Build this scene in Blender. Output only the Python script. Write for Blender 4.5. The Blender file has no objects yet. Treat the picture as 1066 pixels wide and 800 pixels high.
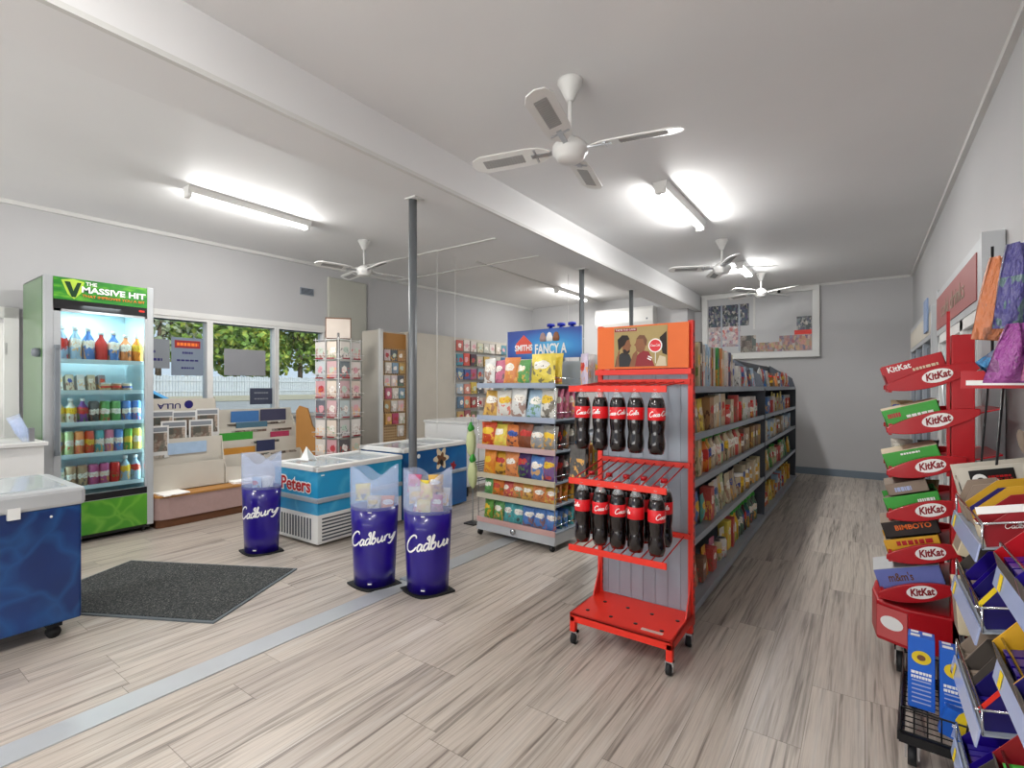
import bpy, math, random
from mathutils import Vector, Matrix, Euler
R = random.Random(7)
PI = math.pi
COL = bpy.context.scene.collection

# ------------------------------------------------------------------ materials
def rgb(h):
    if isinstance(h, str):
        h = h.lstrip('#'); v = [int(h[i:i+2], 16)/255 for i in (0, 2, 4)]
        return tuple(x/12.92 if x <= .04045 else ((x+.055)/1.055)**2.4 for x in v)
    return tuple(h)
class N:
    def __init__(s, name):
        s.m = bpy.data.materials.new(name); s.m.use_nodes = True; s.t = s.m.node_tree
        s.b = s.t.nodes['Principled BSDF']; s.out = s.t.nodes['Material Output']
    def n(s, typ, **kw):
        x = s.t.nodes.new(typ)
        for k, v in kw.items(): setattr(x, k, v)
        return x
    def l(s, a, b): s.t.links.new(a, b)
    def put(s, sock, v):
        if v is None: return
        if hasattr(v, 'is_output'): s.l(v, sock)
        else:
            if isinstance(v, tuple) and len(v) == 3 and sock.type == 'RGBA': v = (*v, 1)
            sock.default_value = v
    def math(s, op, a, b=None, c=None):
        x = s.n('ShaderNodeMath', operation=op)
        for i, v in enumerate((a, b, c)): s.put(x.inputs[i], v)
        return x.outputs[0]
    def mix(s, f, a, b, mode='MIX'):
        x = s.n('ShaderNodeMix', data_type='RGBA', blend_type=mode)
        s.put(x.inputs[0], f); s.put(x.inputs[6], a); s.put(x.inputs[7], b)
        return x.outputs[2]
    def noise(s, vec, scale, detail=3, rough=.5, dist=0):
        x = s.n('ShaderNodeTexNoise')
        if vec is not None: s.l(vec, x.inputs['Vector'])
        x.inputs['Scale'].default_value = scale; x.inputs['Detail'].default_value = detail
        x.inputs['Roughness'].default_value = rough; x.inputs['Distortion'].default_value = dist
        return x
    def ramp(s, f, stops, const=False):
        x = s.n('ShaderNodeValToRGB')
        if const: x.color_ramp.interpolation = 'CONSTANT'
        while len(x.color_ramp.elements) < len(stops): x.color_ramp.elements.new(.5)
        for e, (p, c) in zip(x.color_ramp.elements, stops):
            e.position = p; e.color = (*rgb(c), 1)
        s.put(x.inputs[0], f)
        return x.outputs[0]
    def xyz(s, kind='Object'):
        tc = s.n('ShaderNodeTexCoord'); sp = s.n('ShaderNodeSeparateXYZ')
        s.l(tc.outputs[kind], sp.inputs[0]); return tc.outputs[kind], sp.outputs
    def bump(s, h, strength=.1, dist=.01):
        x = s.n('ShaderNodeBump'); x.inputs['Strength'].default_value = strength; x.inputs['Distance'].default_value = dist
        s.l(h, x.inputs['Height']); s.l(x.outputs[0], s.b.inputs['Normal'])
def mat(name, c, rough=.5, metal=0, trans=0, alpha=1, emit=0, coat=0, ior=1.45, grain=0):
    k = N(name); c = rgb(c)
    k.b.inputs['Base Color'].default_value = (*c, 1)
    k.b.inputs['Roughness'].default_value = rough; k.b.inputs['Metallic'].default_value = metal
    k.b.inputs['Transmission Weight'].default_value = trans; k.b.inputs['Alpha'].default_value = alpha
    k.b.inputs['Coat Weight'].default_value = coat; k.b.inputs['IOR'].default_value = ior
    if emit:
        k.b.inputs['Emission Color'].default_value = (*c, 1); k.b.inputs['Emission Strength'].default_value = emit
    if grain:
        v, _ = k.xyz(); nz = k.noise(v, grain, 4)
        k.l(k.mix(nz.outputs[0], tuple(x*.9 for x in c), tuple(min(1, x*1.1) for x in c)), k.b.inputs['Base Color'])
    return k.m
M = {}
M['wall'] = mat('wall_paint', '#b9b9ba', .7, grain=.8)
M['wallR'] = M['wall']
M['ceil'] = mat('ceiling_paint', '#dedede', .6, grain=.7)
M['white'] = mat('white_enamel', '#d9d9d6', .35, grain=3)
M['trimw'] = mat('trim_white', '#cdcdca', .45, grain=2)
M['cream'] = mat('cream_board', '#bdb7ab', .55, grain=4)
M['pil'] = mat('pilaster_paint', '#b4b4aa', .6, grain=3)
M['steel'] = mat('brushed_steel', '#b9bcc0', .32, .9, grain=20)
M['chrome'] = mat('chrome', '#cfd2d6', .15, 1)
M['greymetal'] = mat('grey_powder', '#9aa3ad', .4, .2, grain=5)
M['silver'] = mat('silver_paint', '#b5b8ba', .35, .3, grain=5)
M['darkgrey'] = mat('dark_grey_metal', '#4a4f57', .5, .1, grain=5)
M['post'] = mat('grey_post', '#6a6e71', .4, .2, grain=5)
M['black'] = mat('black_plastic', '#121214', .4, grain=8)
M['wire'] = mat('black_wire', '#19191b', .35, .3)
M['red'] = mat('red_enamel', '#e2301f', .45, coat=0, grain=6)
M['redk'] = mat('red_plastic', '#b00c18', .38, coat=.08, grain=5)
M['redd'] = mat('dark_red_print', '#8c1620', .5, grain=6)
M['orange'] = mat('orange_print', '#e2691f', .5, grain=4)
M['coke'] = mat('cola_liquid', '#120604', .08, coat=.6)
M['cokered'] = mat('cola_label', '#d8141e', .35, coat=.3)
M['wht'] = mat('white_print', '#f2f2ef', .5)
M['purple'] = mat('deep_violet_plastic', '#1f0a7c', .28, coat=.4, grain=3)
M['tan'] = mat('tan_wood', '#a8763a', .5, grain=6)
M['brown'] = mat('brown_wood', '#6b4329', .5, grain=6)
M['pink'] = mat('pinkish_laminate', '#a08580', .5, grain=30)
M['card'] = mat('brown_card', '#8f7f70', .7, grain=10)
M['cardk'] = mat('dark_card', '#4a433d', .8, grain=10)
M['beige'] = mat('beige_paper', '#d2c4a6', .6, grain=10)
M['yellow'] = mat('yellow_print', '#e6c81e', .5, grain=8)
M['gold'] = mat('gold_print', '#d8a428', .45, grain=8)
M['navy'] = mat('navy_print', '#1c1560', .4, grain=6)
M['blue'] = mat('blue_print', '#1560c8', .45, grain=6)
M['lilac'] = mat('price_strip_plastic', '#a9b6dc', .25, coat=.5, grain=4)
M['green'] = mat('green_print', '#3fa33c', .45, grain=8)
M['skin'] = mat('printed_skin', '#8a5a3c', .6, grain=10)
M['hair'] = mat('printed_hair', '#2a211c', .7)
M['olive'] = mat('printed_olive', '#a8935f', .6, grain=6)
M['noticegrey'] = mat('notice_grey', '#7d8288', .6, grain=3)
M['blueglass'] = mat('blue_freezer_interior', '#9fb6c4', .3)
M['rubber'] = mat('rubber', '#1b1c1e', .6)
M['fence'] = mat('white_fence', '#c4c8cc', .7, grain=4)
M['asphalt'] = mat('asphalt', '#a9a6a0', .9, grain=3)
M['verge'] = mat('sandy_verge', '#b9ad92', .9, grain=1)
M['bark'] = mat('bark', '#6a5a4a', .9, grain=5)
M['carblue'] = mat('car_paint', '#5aa6d6', .25, coat=.8)
M['carglass'] = mat('car_glass', '#26343c', .1)
M['greyplastic'] = mat('grey_plastic', '#6f757b', .4)
M['orangecap'] = mat('orange_line_print', '#f07a2a', .5)
def leafmat(name, a, b, c):
    k = N(name); v, _ = k.xyz(); nz = k.noise(v, 1.3, 5, .7)
    k.l(k.ramp(nz.outputs[0], [(.3, a), (.5, b), (.68, c)]), k.b.inputs['Base Color']); k.b.inputs['Roughness'].default_value = .7
    return k.m
M['leaf'] = leafmat('leaf_green', '#45682e', '#7d9c40', '#cfc456')
M['leafgum'] = leafmat('leaf_gum', '#66735c', '#98a480', '#cbbf9e')
# glass panes (thin: mostly transparent with a reflection)
def glassmat(name, tint='#ffffff', refl=.08, rough=0.0):
    k = N(name); k.t.nodes.remove(k.b)
    tr = k.n('ShaderNodeBsdfTransparent'); tr.inputs[0].default_value = (*rgb(tint), 1)
    gl = k.n('ShaderNodeBsdfGlossy'); gl.inputs['Roughness'].default_value = rough
    fr = k.n('ShaderNodeFresnel'); fr.inputs[0].default_value = 1.45
    mx = k.n('ShaderNodeMixShader'); k.l(k.math('MULTIPLY', fr.outputs[0], refl*10), mx.inputs[0])
    k.l(tr.outputs[0], mx.inputs[1]); k.l(gl.outputs[0], mx.inputs[2]); k.l(mx.outputs[0], k.out.inputs[0])
    return k.m
M['glass'] = glassmat('window_glass', '#f4fafa', .08)
M['lid'] = mat('freezer_lid_glass', '#d4dcde', .12, alpha=.5, coat=.5)
def frosted():
    k = N('clear_frosted_plastic')
    k.b.inputs['Base Color'].default_value = (*rgb('#cfe0ff'), 1); k.b.inputs['Roughness'].default_value = .25
    k.b.inputs['Alpha'].default_value = .26; k.b.inputs['Coat Weight'].default_value = .4
    return k.m
M['frost'] = frosted()
M['clear'] = mat('clear_bottle', '#dfe6e6', .08, alpha=.3, coat=.6)

# printed packaging: colour from the object, print from noise and bands
def packmat(name, rough=.35, metal=0, labelz=.62, lw=.75, lh=.3, spots=.5, wr=.3, stops=None):
    k = N(name); g, xy = k.xyz('Generated'); oi = k.n('ShaderNodeObjectInfo')
    base = oi.outputs['Color']; rnd = oi.outputs['Random']
    stops = stops or [(0, '#f3efe4'), (.3, '#e9c12a'), (.45, '#f3efe4'), (.62, '#c42a22'), (.75, '#2a4ea0'), (.85, '#f3efe4')]
    sec = k.ramp(rnd, stops, True)
    r2 = k.math('FRACT', k.math('MULTIPLY', rnd, 17.3)); ter = k.ramp(r2, [(0, '#8a4a22'), (.25, '#f0b030'), (.5, '#20242c'), (.7, '#d83a2a'), (.85, '#4a8c3a')], True)
    off = k.n('ShaderNodeVectorMath', operation='ADD'); cmb = k.n('ShaderNodeCombineXYZ')
    k.l(k.math('MULTIPLY', rnd, 30.), cmb.inputs[0]); k.l(g, off.inputs[0]); k.l(cmb.outputs[0], off.inputs[1])
    xo = k.math('ADD', .5, k.math('MULTIPLY', k.math('SUBTRACT', k.math('FRACT', k.math('MULTIPLY', rnd, 41.7)), .5), .25))
    dx = k.math('DIVIDE', k.math('SUBTRACT', xy[0], xo), lw/2); dz = k.math('DIVIDE', k.math('SUBTRACT', xy[2], labelz), lh/2)
    nl_ = k.noise(off.outputs[0], 2.6, 3, .6)
    d = k.math('ADD', k.math('MULTIPLY', k.math('SUBTRACT', nl_.outputs[0], .42), 3.2), k.math('ADD', k.math('POWER', k.math('ABSOLUTE', dx), 3.), k.math('POWER', k.math('ABSOLUTE', dz), 2.)))
    inside = k.math('LESS_THAN', d, 1.)
    nz = k.noise(off.outputs[0], 4., 2, .5); blob = k.math('GREATER_THAN', nz.outputs[0], .56)
    low = k.math('LESS_THAN', xy[2], .6)
    c1 = k.mix(k.math('MULTIPLY', k.math('MULTIPLY', blob, low), spots+.3), base, ter)
    # darker variation in ink
    n2 = k.noise(off.outputs[0], 9., 3, .6)
    c1 = k.mix(k.math('MULTIPLY', n2.outputs[0], .35), c1, k.mix(.5, c1, sec))
    c2 = k.mix(inside, c1, sec)
    # lettering on the label: dark strokes in a narrow band
    n3 = k.n('ShaderNodeTexVoronoi'); k.l(off.outputs[0], n3.inputs['Vector']); n3.inputs['Scale'].default_value = 13
    band = k.math('LESS_THAN', k.math('ABSOLUTE', dz), .42)
    ink = k.math('MULTIPLY', k.math('MULTIPLY', band, inside), k.math('LESS_THAN', n3.outputs['Distance'], .33))
    c3 = k.mix(k.math('MULTIPLY', ink, .85), c2, ter)
    k.l(c3, k.b.inputs['Base Color']); k.b.inputs['Roughness'].default_value = rough; k.b.inputs['Metallic'].default_value = metal
    if wr:
        w = k.noise(off.outputs[0], 5., 3, .6); k.bump(w.outputs[0], wr, .02)
    return k.m
M['foil'] = packmat('foil_packet_print', .28, .1, wr=.6)
M['carton'] = packmat('carton_print', .5, 0, wr=0)
M['paper'] = packmat('cover_print', .55, 0, labelz=.85, lw=.9, lh=.16, spots=.8, wr=0)
M['cardprint'] = packmat('card_print', .55, 0, labelz=.5, lw=.6, lh=.45, spots=.4, wr=0,
                         stops=[(0, '#e8e2da'), (.3, '#d9a0a8'), (.5, '#b8c8b8'), (.7, '#b03040'), (.85, '#e8e2da')])
M['tin'] = packmat('tin_print', .3, .2, labelz=.5, lw=1.4, lh=.3, wr=0)
M['sweet'] = packmat('sweet_foil_print', .25, 0.0, labelz=.6, lw=.02, lh=.01, spots=.1, wr=1.0)
def objcol(name, rough=.4, alpha=1, noise=.0):
    k = N(name); oi = k.n('ShaderNodeObjectInfo')
    if noise:
        v, _ = k.xyz(); nz = k.noise(v, 40., 3); k.l(k.mix(k.math('MULTIPLY', nz.outputs[0], noise), oi.outputs['Color'], (0.02, .02, .02)), k.b.inputs['Base Color'])
    else: k.l(oi.outputs['Color'], k.b.inputs['Base Color'])
    k.b.inputs['Roughness'].default_value = rough; k.b.inputs['Alpha'].default_value = alpha
    k.b.inputs['Coat Weight'].default_value = .3
    return k.m
M['obj'] = objcol('item_colour', .4, 1, .15)

def floormat():
    k = N('wood_plank_floor'); v, xy = k.xyz('Object')
    W, L = .185, 1.25
    row = k.math('FLOOR', k.math('DIVIDE', xy[0], W))
    rr = k.math('FRACT', k.math('MULTIPLY', k.math('SINE', k.math('MULTIPLY', row, 12.989)), 43758.5))
    yy = k.math('ADD', xy[1], k.math('MULTIPLY', rr, L))
    col = k.math('FLOOR', k.math('DIVIDE', yy, L))
    pid = k.math('FRACT', k.math('MULTIPLY', k.math('SINE', k.math('ADD', k.math('MULTIPLY', row, 7.13), k.math('MULTIPLY', col, 31.7))), 9631.7))
    fx = k.math('FRACT', k.math('DIVIDE', xy[0], W)); fy = k.math('FRACT', k.math('DIVIDE', yy, L))
    # grain space: shifted per plank, stretched along y
    cb = k.n('ShaderNodeCombineXYZ'); k.l(k.math('ADD', k.math('MULTIPLY', xy[0], 1.0), k.math('MULTIPLY', pid, 17.)), cb.inputs[0])
    k.l(k.math('MULTIPLY', k.math('ADD', xy[1], k.math('MULTIPLY', pid, 53.)), .07), cb.inputs[1]); k.l(k.math('MULTIPLY', pid, 9.), cb.inputs[2])
    cb3 = k.n('ShaderNodeCombineXYZ'); k.l(k.math('ADD', xy[0], k.math('MULTIPLY', pid, 17.)), cb3.inputs[0]); k.l(k.math('MULTIPLY', k.math('ADD', xy[1], k.math('MULTIPLY', pid, 53.)), .03), cb3.inputs[1])
    fine = k.noise(cb3.outputs[0], 110., 4, .6); mid = k.noise(cb3.outputs[0], 42., 3, .55, .4)
    broad = k.noise(cb3.outputs[0], 21., 3, .6, .9)
    cb2 = k.n('ShaderNodeCombineXYZ'); k.l(k.math('ADD', xy[0], k.math('MULTIPLY', pid, 17.)), cb2.inputs[0])
    k.l(k.math('MULTIPLY', k.math('ADD', xy[1], k.math('MULTIPLY', pid, 53.)), .16), cb2.inputs[1])
    wv = k.n('ShaderNodeTexWave', wave_type='BANDS'); wv.bands_direction = 'X'
    k.l(cb2.outputs[0], wv.inputs[0]); wv.inputs['Scale'].default_value = 9.; wv.inputs['Distortion'].default_value = 9.
    wv.inputs['Detail'].default_value = 2.; wv.inputs['Detail Scale'].default_value = .9
    cr = k.n('ShaderNodeTexCoord')
    base = k.ramp(pid, [(0, '#b6ab9f'), (.35, '#bfb4a8'), (.7, '#ada298'), (1, '#b8ada1')])
    streak = k.ramp(broad.outputs[0], [(.54, '#000000'), (.66, '#ffffff')])
    fin = k.ramp(fine.outputs[0], [(.4, '#000000'), (.7, '#ffffff')])
    wav = k.ramp(wv.outputs[0], [(.68, '#000000'), (.95, '#ffffff')])
    c = k.mix(k.math('MULTIPLY', fin, .38), base, rgb('#6f6964'))
    c = k.mix(k.math('MULTIPLY', k.math('MULTIPLY', streak, k.math('ADD', k.math('MULTIPLY', fin, .5), .42)), .8), c, rgb('#544c46'))
    c = k.mix(k.math('MULTIPLY', k.math('MULTIPLY', wav, streak), .5), c, rgb('#4a3d35'))
    c = k.mix(k.math('MULTIPLY', k.ramp(mid.outputs[0], [(.55, '#000000'), (.66, '#ffffff')]), .42), c, rgb('#5d554e'))
    light = k.ramp(broad.outputs[0], [(.28, '#ffffff'), (.46, '#000000')])
    c = k.mix(k.math('MULTIPLY', light, .35), c, rgb('#c9c6c0'))
    seam = k.math('ADD', k.math('LESS_THAN', fx, .012), k.math('LESS_THAN', fy, .0022))
    c = k.mix(k.math('MINIMUM', k.math('MULTIPLY', seam, .6), 1.), c, rgb('#4d443c'))
    k.l(c, k.b.inputs['Base Color'])
    k.l(k.math('ADD', k.math('MULTIPLY', fin, .12), .3), k.b.inputs['Roughness'])
    k.b.inputs['Specular IOR Level'].default_value = .42
    k.bump(fine.outputs[0], .06, .004)
    return k.m
M['floor'] = floormat()
def matmat():
    k = N('speckled_mat'); v, _ = k.xyz(); nz = k.noise(v, 130., 3, .8); n2 = k.noise(v, 3., 2)
    c = k.ramp(nz.outputs[0], [(.38, '#15181a'), (.5, '#2c3032'), (.6, '#64655f'), (.7, '#98978e')])
    k.l(k.mix(k.math('MULTIPLY', n2.outputs[0], .3), c, rgb('#2a2e30')), k.b.inputs['Base Color']); k.b.inputs['Roughness'].default_value = .95
    k.bump(nz.outputs[0], .6, .01); return k.m
M['mat'] = matmat()
def watermat(name, a, b, c, scale=2.2, rough=.3):
    k = N(name); v, _ = k.xyz(); d = k.noise(v, 2., 3); ad = k.n('ShaderNodeVectorMath', operation='ADD'); sc = k.n('ShaderNodeVectorMath', operation='SCALE')
    k.l(d.outputs['Color'], sc.inputs[0]); sc.inputs['Scale'].default_value = .5; k.l(v, ad.inputs[0]); k.l(sc.outputs[0], ad.inputs[1])
    vo = k.n('ShaderNodeTexVoronoi', feature='DISTANCE_TO_EDGE'); k.l(ad.outputs[0], vo.inputs[0]); vo.inputs['Scale'].default_value = scale*2
    e = k.ramp(vo.outputs[0], [(0, '#ffffff'), (.12, '#404040'), (.4, '#000000')])
    nz = k.noise(v, 1.2, 3); cc = k.ramp(nz.outputs[0], [(.3, a), (.7, b)])
    k.l(k.mix(k.math('MULTIPLY', e, .28), cc, rgb(c)), k.b.inputs['Base Color']); k.b.inputs['Roughness'].default_value = rough
    k.b.inputs['Coat Weight'].default_value = .2
    return k.m
M['water'] = watermat('rippled_water_print', '#041a4c', '#083878', '#1c6ca8')
M['petblue'] = watermat('light_blue_print', '#0f7fb4', '#2299c8', '#6cc4e0', 1.6)
M['darkblue'] = watermat('dark_blue_print', '#0a3a78', '#0e5a96', '#1d7ab4', 1.2)
M['vgreen'] = watermat('green_splash_print', '#1f7212', '#4f9426', '#96c84e', 2.5)
def hdr_green():
    k = N('lit_green_header'); g, xy = k.xyz('Generated')
    nz = k.noise(g, 3., 3); c = k.ramp(nz.outputs[0], [(.3, '#0c5c16'), (.5, '#23801c'), (.7, '#74b42a')])
    k.l(c, k.b.inputs['Base Color']); k.l(c, k.b.inputs['Emission Color']); k.b.inputs['Emission Strength'].default_value = .1; return k.m
M['vhead'] = hdr_green()
def smithhead():
    k = N('blue_header_print'); g, xy = k.xyz('Generated'); 
    dx = k.math('SUBTRACT', xy[0], .62); dz = k.math('SUBTRACT', xy[2], .4)
    d = k.math('SQRT', k.math('ADD', k.math('POWER', dx, 2.), k.math('POWER', dz, 2.)))
    c = k.ramp(d, [(0, '#5cc0ec'), (.3, '#2e86cc'), (.6, '#24479c'), (1, '#1c2f78')])
    k.l(c, k.b.inputs['Base Color']); k.b.inputs['Roughness'].default_value = .45; return k.m
M['smith'] = smithhead()
def peg():
    k = N('pegboard_weave'); v, xy = k.xyz()
    a = k.math('FRACT', k.math('MULTIPLY', xy[1], 28.)); b = k.math('FRACT', k.math('MULTIPLY', xy[2], 28.))
    h = k.math('MULTIPLY', k.math('LESS_THAN', k.math('ABSOLUTE', k.math('SUBTRACT', a, .5)), .28), k.math('LESS_THAN', k.math('ABSOLUTE', k.math('SUBTRACT', b, .5)), .28))
    k.l(k.mix(h, rgb('#b89b72'), rgb('#6b4c2c')), k.b.inputs['Base Color']); k.b.inputs['Roughness'].default_value = .6; return k.m
M['peg'] = peg()
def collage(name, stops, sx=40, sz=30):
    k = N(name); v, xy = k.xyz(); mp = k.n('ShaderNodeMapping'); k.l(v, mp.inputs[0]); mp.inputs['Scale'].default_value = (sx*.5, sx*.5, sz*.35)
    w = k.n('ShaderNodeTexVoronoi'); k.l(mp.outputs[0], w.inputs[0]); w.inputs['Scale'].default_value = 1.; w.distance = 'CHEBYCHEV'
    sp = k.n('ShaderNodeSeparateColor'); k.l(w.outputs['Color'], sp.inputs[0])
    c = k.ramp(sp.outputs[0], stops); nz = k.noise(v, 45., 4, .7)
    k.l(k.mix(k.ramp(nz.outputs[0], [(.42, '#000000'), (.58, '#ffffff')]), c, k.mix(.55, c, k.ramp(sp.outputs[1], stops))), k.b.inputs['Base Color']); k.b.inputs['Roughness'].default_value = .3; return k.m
M['coll_dark'] = collage('dark_shelf_reflection', [(0, '#10181c'), (.3, '#1d3238'), (.5, '#3a2f58'), (.7, '#24505a'), (.85, '#c0bab0'), (1, '#201a1a')], 70, 60)  # this and the next two: painted reflections for the back wall mirror
M['coll_goods'] = collage('painted_goods_reflection', [(0, '#8a8478'), (.2, '#b8a06a'), (.35, '#a04a4a'), (.5, '#b8b4ac'), (.65, '#2a3a6a'), (.8, '#c88878'), (1, '#2a5a4a')], 60, 50)
M['coll_pale'] = collage('pale_goods_reflection', [(0, '#a09a98'), (.2, '#d8d4d0'), (.35, '#8a6a6a'), (.5, '#c8c4c0'), (.65, '#6a6488'), (.8, '#c85a4a'), (1, '#d4d4d0')], 50, 60)
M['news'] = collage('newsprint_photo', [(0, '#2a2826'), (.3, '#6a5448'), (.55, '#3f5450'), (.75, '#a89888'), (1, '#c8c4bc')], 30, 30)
M['tubelight'] = mat('fluorescent_tube', '#ffffff', .5, emit=9)
M['led'] = mat('fridge_led', '#e8fbff', .5, emit=6)
M['lining'] = mat('fridge_lining', '#cfe6ec', .4)

# ------------------------------------------------------------------ mesh builder
class MB:
    def __init__(s): s.v = []; s.f = []; s.m = []; s.s = []
    def add(s, vs, fs, m=0, sm=False):
        o = len(s.v); s.v += [tuple(p) for p in vs]; s.f += [tuple(i+o for i in f) for f in fs]
        s.m += [m]*len(fs); s.s += [sm]*len(fs); return s
    def box(s, x0, x1, y0, y1, z0, z1, m=0):
        x0, x1 = sorted((x0, x1)); y0, y1 = sorted((y0, y1)); z0, z1 = sorted((z0, z1))
        vs = [(x, y, z) for x in (x0, x1) for y in (y0, y1) for z in (z0, z1)]
        return s.add(vs, [(0, 1, 3, 2), (4, 6, 7, 5), (0, 4, 5, 1), (2, 3, 7, 6), (0, 2, 6, 4), (1, 5, 7, 3)], m)
    def prism(s, poly, axis, a0, a1, m=0, sm=False):
        n = len(poly)
        def P(p, a):
            return {'x': (a, p[0], p[1]), 'y': (p[0], a, p[1]), 'z': (p[0], p[1], a)}[axis]
        vs = [P(p, a0) for p in poly]+[P(p, a1) for p in poly]
        fs = [tuple(range(n-1, -1, -1)), tuple(range(n, 2*n))]
        s.add(vs, fs, m, False)
        o = len(s.v)-2*n
        for i in range(n):
            j = (i+1) % n; s.f.append((o+i, o+j, o+n+j, o+n+i)); s.m.append(m); s.s.append(sm)
        return s
    def tube(s, pts, r, n=8, m=0, closed=False):
        pts = [Vector(p) for p in pts]; k = len(pts); rings = []
        for i, p in enumerate(pts):
            a = pts[i-1] if (i or closed) else p; b = pts[(i+1) % k] if (i < k-1 or closed) else p
            d = (b-a).normalized(); up = Vector((0, 0, 1)) if abs(d.z) < .9 else Vector((1, 0, 0))
            u = d.cross(up).normalized(); w = u.cross(d)
            rr = r[i] if isinstance(r, (list, tuple)) else r
            rings.append([p+u*math.cos(2*PI*j/n)*rr+w*math.sin(2*PI*j/n)*rr for j in range(n)])
        vs = [q for g in rings for q in g]; fs = []
        for i in range(k if closed else k-1):
            for j in range(n):
                a, b = i*n+j, i*n+(j+1) % n; c, d = ((i+1) % k)*n+(j+1) % n, ((i+1) % k)*n+j
                fs.append((a, b, c, d))
        if not closed: fs += [tuple(range(n-1, -1, -1)), tuple(range((k-1)*n, k*n))]
        return s.add(vs, fs, m, True)
    def lathe(s, prof, c=(0, 0, 0), n=20, m=0, sx=1, sy=1, sm=True, fn=None):
        vs = []; fs = []
        for (r, z) in prof:
            for j in range(n):
                a = 2*PI*j/n; q = fn(a, r, z) if fn else r
                vs.append((c[0]+q*sx*math.cos(a), c[1]+q*sy*math.sin(a), c[2]+z))
        for i in range(len(prof)-1):
            for j in range(n):
                fs.append((i*n+j, i*n+(j+1) % n, (i+1)*n+(j+1) % n, (i+1)*n+j))
        fs += [tuple(range(n-1, -1, -1)), tuple(range((len(prof)-1)*n, len(prof)*n))]
        return s.add(vs, fs, m, sm)
    def cyl(s, x, y, z0, z1, r, n=16, m=0): return s.lathe([(r, z0), (r, z1)], (x, y, 0), n, m)
    def grid(s, fn, nu, nv, m=0, sm=True):
        vs = [fn(i/nu, j/nv) for j in range(nv+1) for i in range(nu+1)]
        fs = [(j*(nu+1)+i, j*(nu+1)+i+1, (j+1)*(nu+1)+i+1, (j+1)*(nu+1)+i) for j in range(nv) for i in range(nu)]
        return s.add(vs, fs, m, sm)
    def ribbon(s, pts, w, fn, m=0):
        n = len(pts); L = []
        for i, (x, y) in enumerate(pts):
            a = pts[max(0, i-1)]; b = pts[min(n-1, i+1)]; dx, dy = b[0]-a[0], b[1]-a[1]; q = math.hypot(dx, dy) or 1
            ww = w*(1.0 if 1 < i < n-2 else .6); nx, ny = -dy/q*ww/2, dx/q*ww/2
            L += [fn(x+nx, y+ny), fn(x-nx, y-ny)]
        return s.add(L, [(2*i, 2*i+1, 2*i+3, 2*i+2) for i in range(n-1)], m)
    def move(s, M4, start=0):
        for i in range(start, len(s.v)): s.v[i] = tuple(M4 @ Vector(s.v[i]))
        return s
    def mesh(s, name, mats):
        me = bpy.data.meshes.new(name); me.from_pydata(s.v, [], s.f)
        for x in (mats if isinstance(mats, (list, tuple)) else [mats]): me.materials.append(M[x] if isinstance(x, str) else x)
        me.polygons.foreach_set('material_index', s.m); me.polygons.foreach_set('use_smooth', s.s); me.update(); return me
    def obj(s, name, mats, parent=None, loc=(0, 0, 0), rot=(0, 0, 0), bevel=0, solid=0):
        o = bpy.data.objects.new(name, s.mesh(name, mats)); COL.objects.link(o); o.location = loc; o.rotation_euler = rot
        if parent: o.parent = parent
        if solid:
            q = o.modifiers.new('s', 'SOLIDIFY'); q.thickness = solid; q.offset = 0
        if bevel:
            b = o.modifiers.new('b', 'BEVEL'); b.width = bevel; b.segments = 2; b.limit_method = 'ANGLE'
        return o
def box(*a, m=0): return MB().box(*a, m=m)
def thing(name, label, cat, loc=(0, 0, 0), rz=0, group=None):
    o = bpy.data.objects.new(name, None); COL.objects.link(o); o.empty_display_size = .1
    o.location = loc; o.rotation_euler = (0, 0, rz); o['label'] = label; o['category'] = cat
    if group: o['group'] = group
    return o
def tag(o, label, cat, group=None, kind=None):
    o['label'] = label; o['category'] = cat
    if group: o['group'] = group
    if kind: o['kind'] = kind
    return o
def struct(o): o['kind'] = 'structure'; return o
def label(o, t): o['label'] = t; return o
def textmesh(s, size, shear=0, extrude=0, bold=0, width=None):
    c = bpy.data.curves.new('t', 'FONT'); c.body = s; c.size = size; c.shear = shear; c.extrude = extrude
    c.align_x = 'CENTER'; c.align_y = 'CENTER'; c.offset = bold; c.resolution_u = 3
    t = bpy.data.objects.new('t', c); me = bpy.data.meshes.new_from_object(t)
    bpy.data.objects.remove(t); bpy.data.curves.remove(c)
    xs = [v.co.x for v in me.vertices]
    if width and xs:
        k = width/(max(xs)-min(xs))
        for v in me.vertices: v.co.x *= k
    return me
def text(name, s, size, m, parent, loc, rot=(PI/2, 0, 0), shear=0, bold=0, width=None, extrude=.0006):
    me = textmesh(s, size, shear, extrude, bold, width); me.materials.append(M[m]); me.name = name
    o = bpy.data.objects.new(name, me); COL.objects.link(o); o.location = loc; o.rotation_euler = rot; o.parent = parent
    return o
def marks(parent, cx, cz, w, h, m, axis='y', face=-.0015, rows=1, seed=3):
    rr = random.Random(seed); mb = MB()
    for q in range(rows):
        z = cz+h/2-(q+.5)*h/rows; hh = h/rows*.32; x = cx-w/2
        while x < cx+w/2-.002:
            l_ = min(w*rr.uniform(.08, .2), cx+w/2-x)
            if axis == 'y': mb.box(x, x+l_, face-.0008, face, z-hh, z+hh)
            else: mb.box(face, face+.0008, x, x+l_, z-hh, z+hh)
            x += l_+w*.035
    return mb.obj('print_marks', m, parent)
FX = (PI/2, 0, PI/2)      # faces +x
FY = (PI/2, 0, 0)         # faces -y
FXN = (PI/2, 0, -PI/2)    # faces -x
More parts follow.
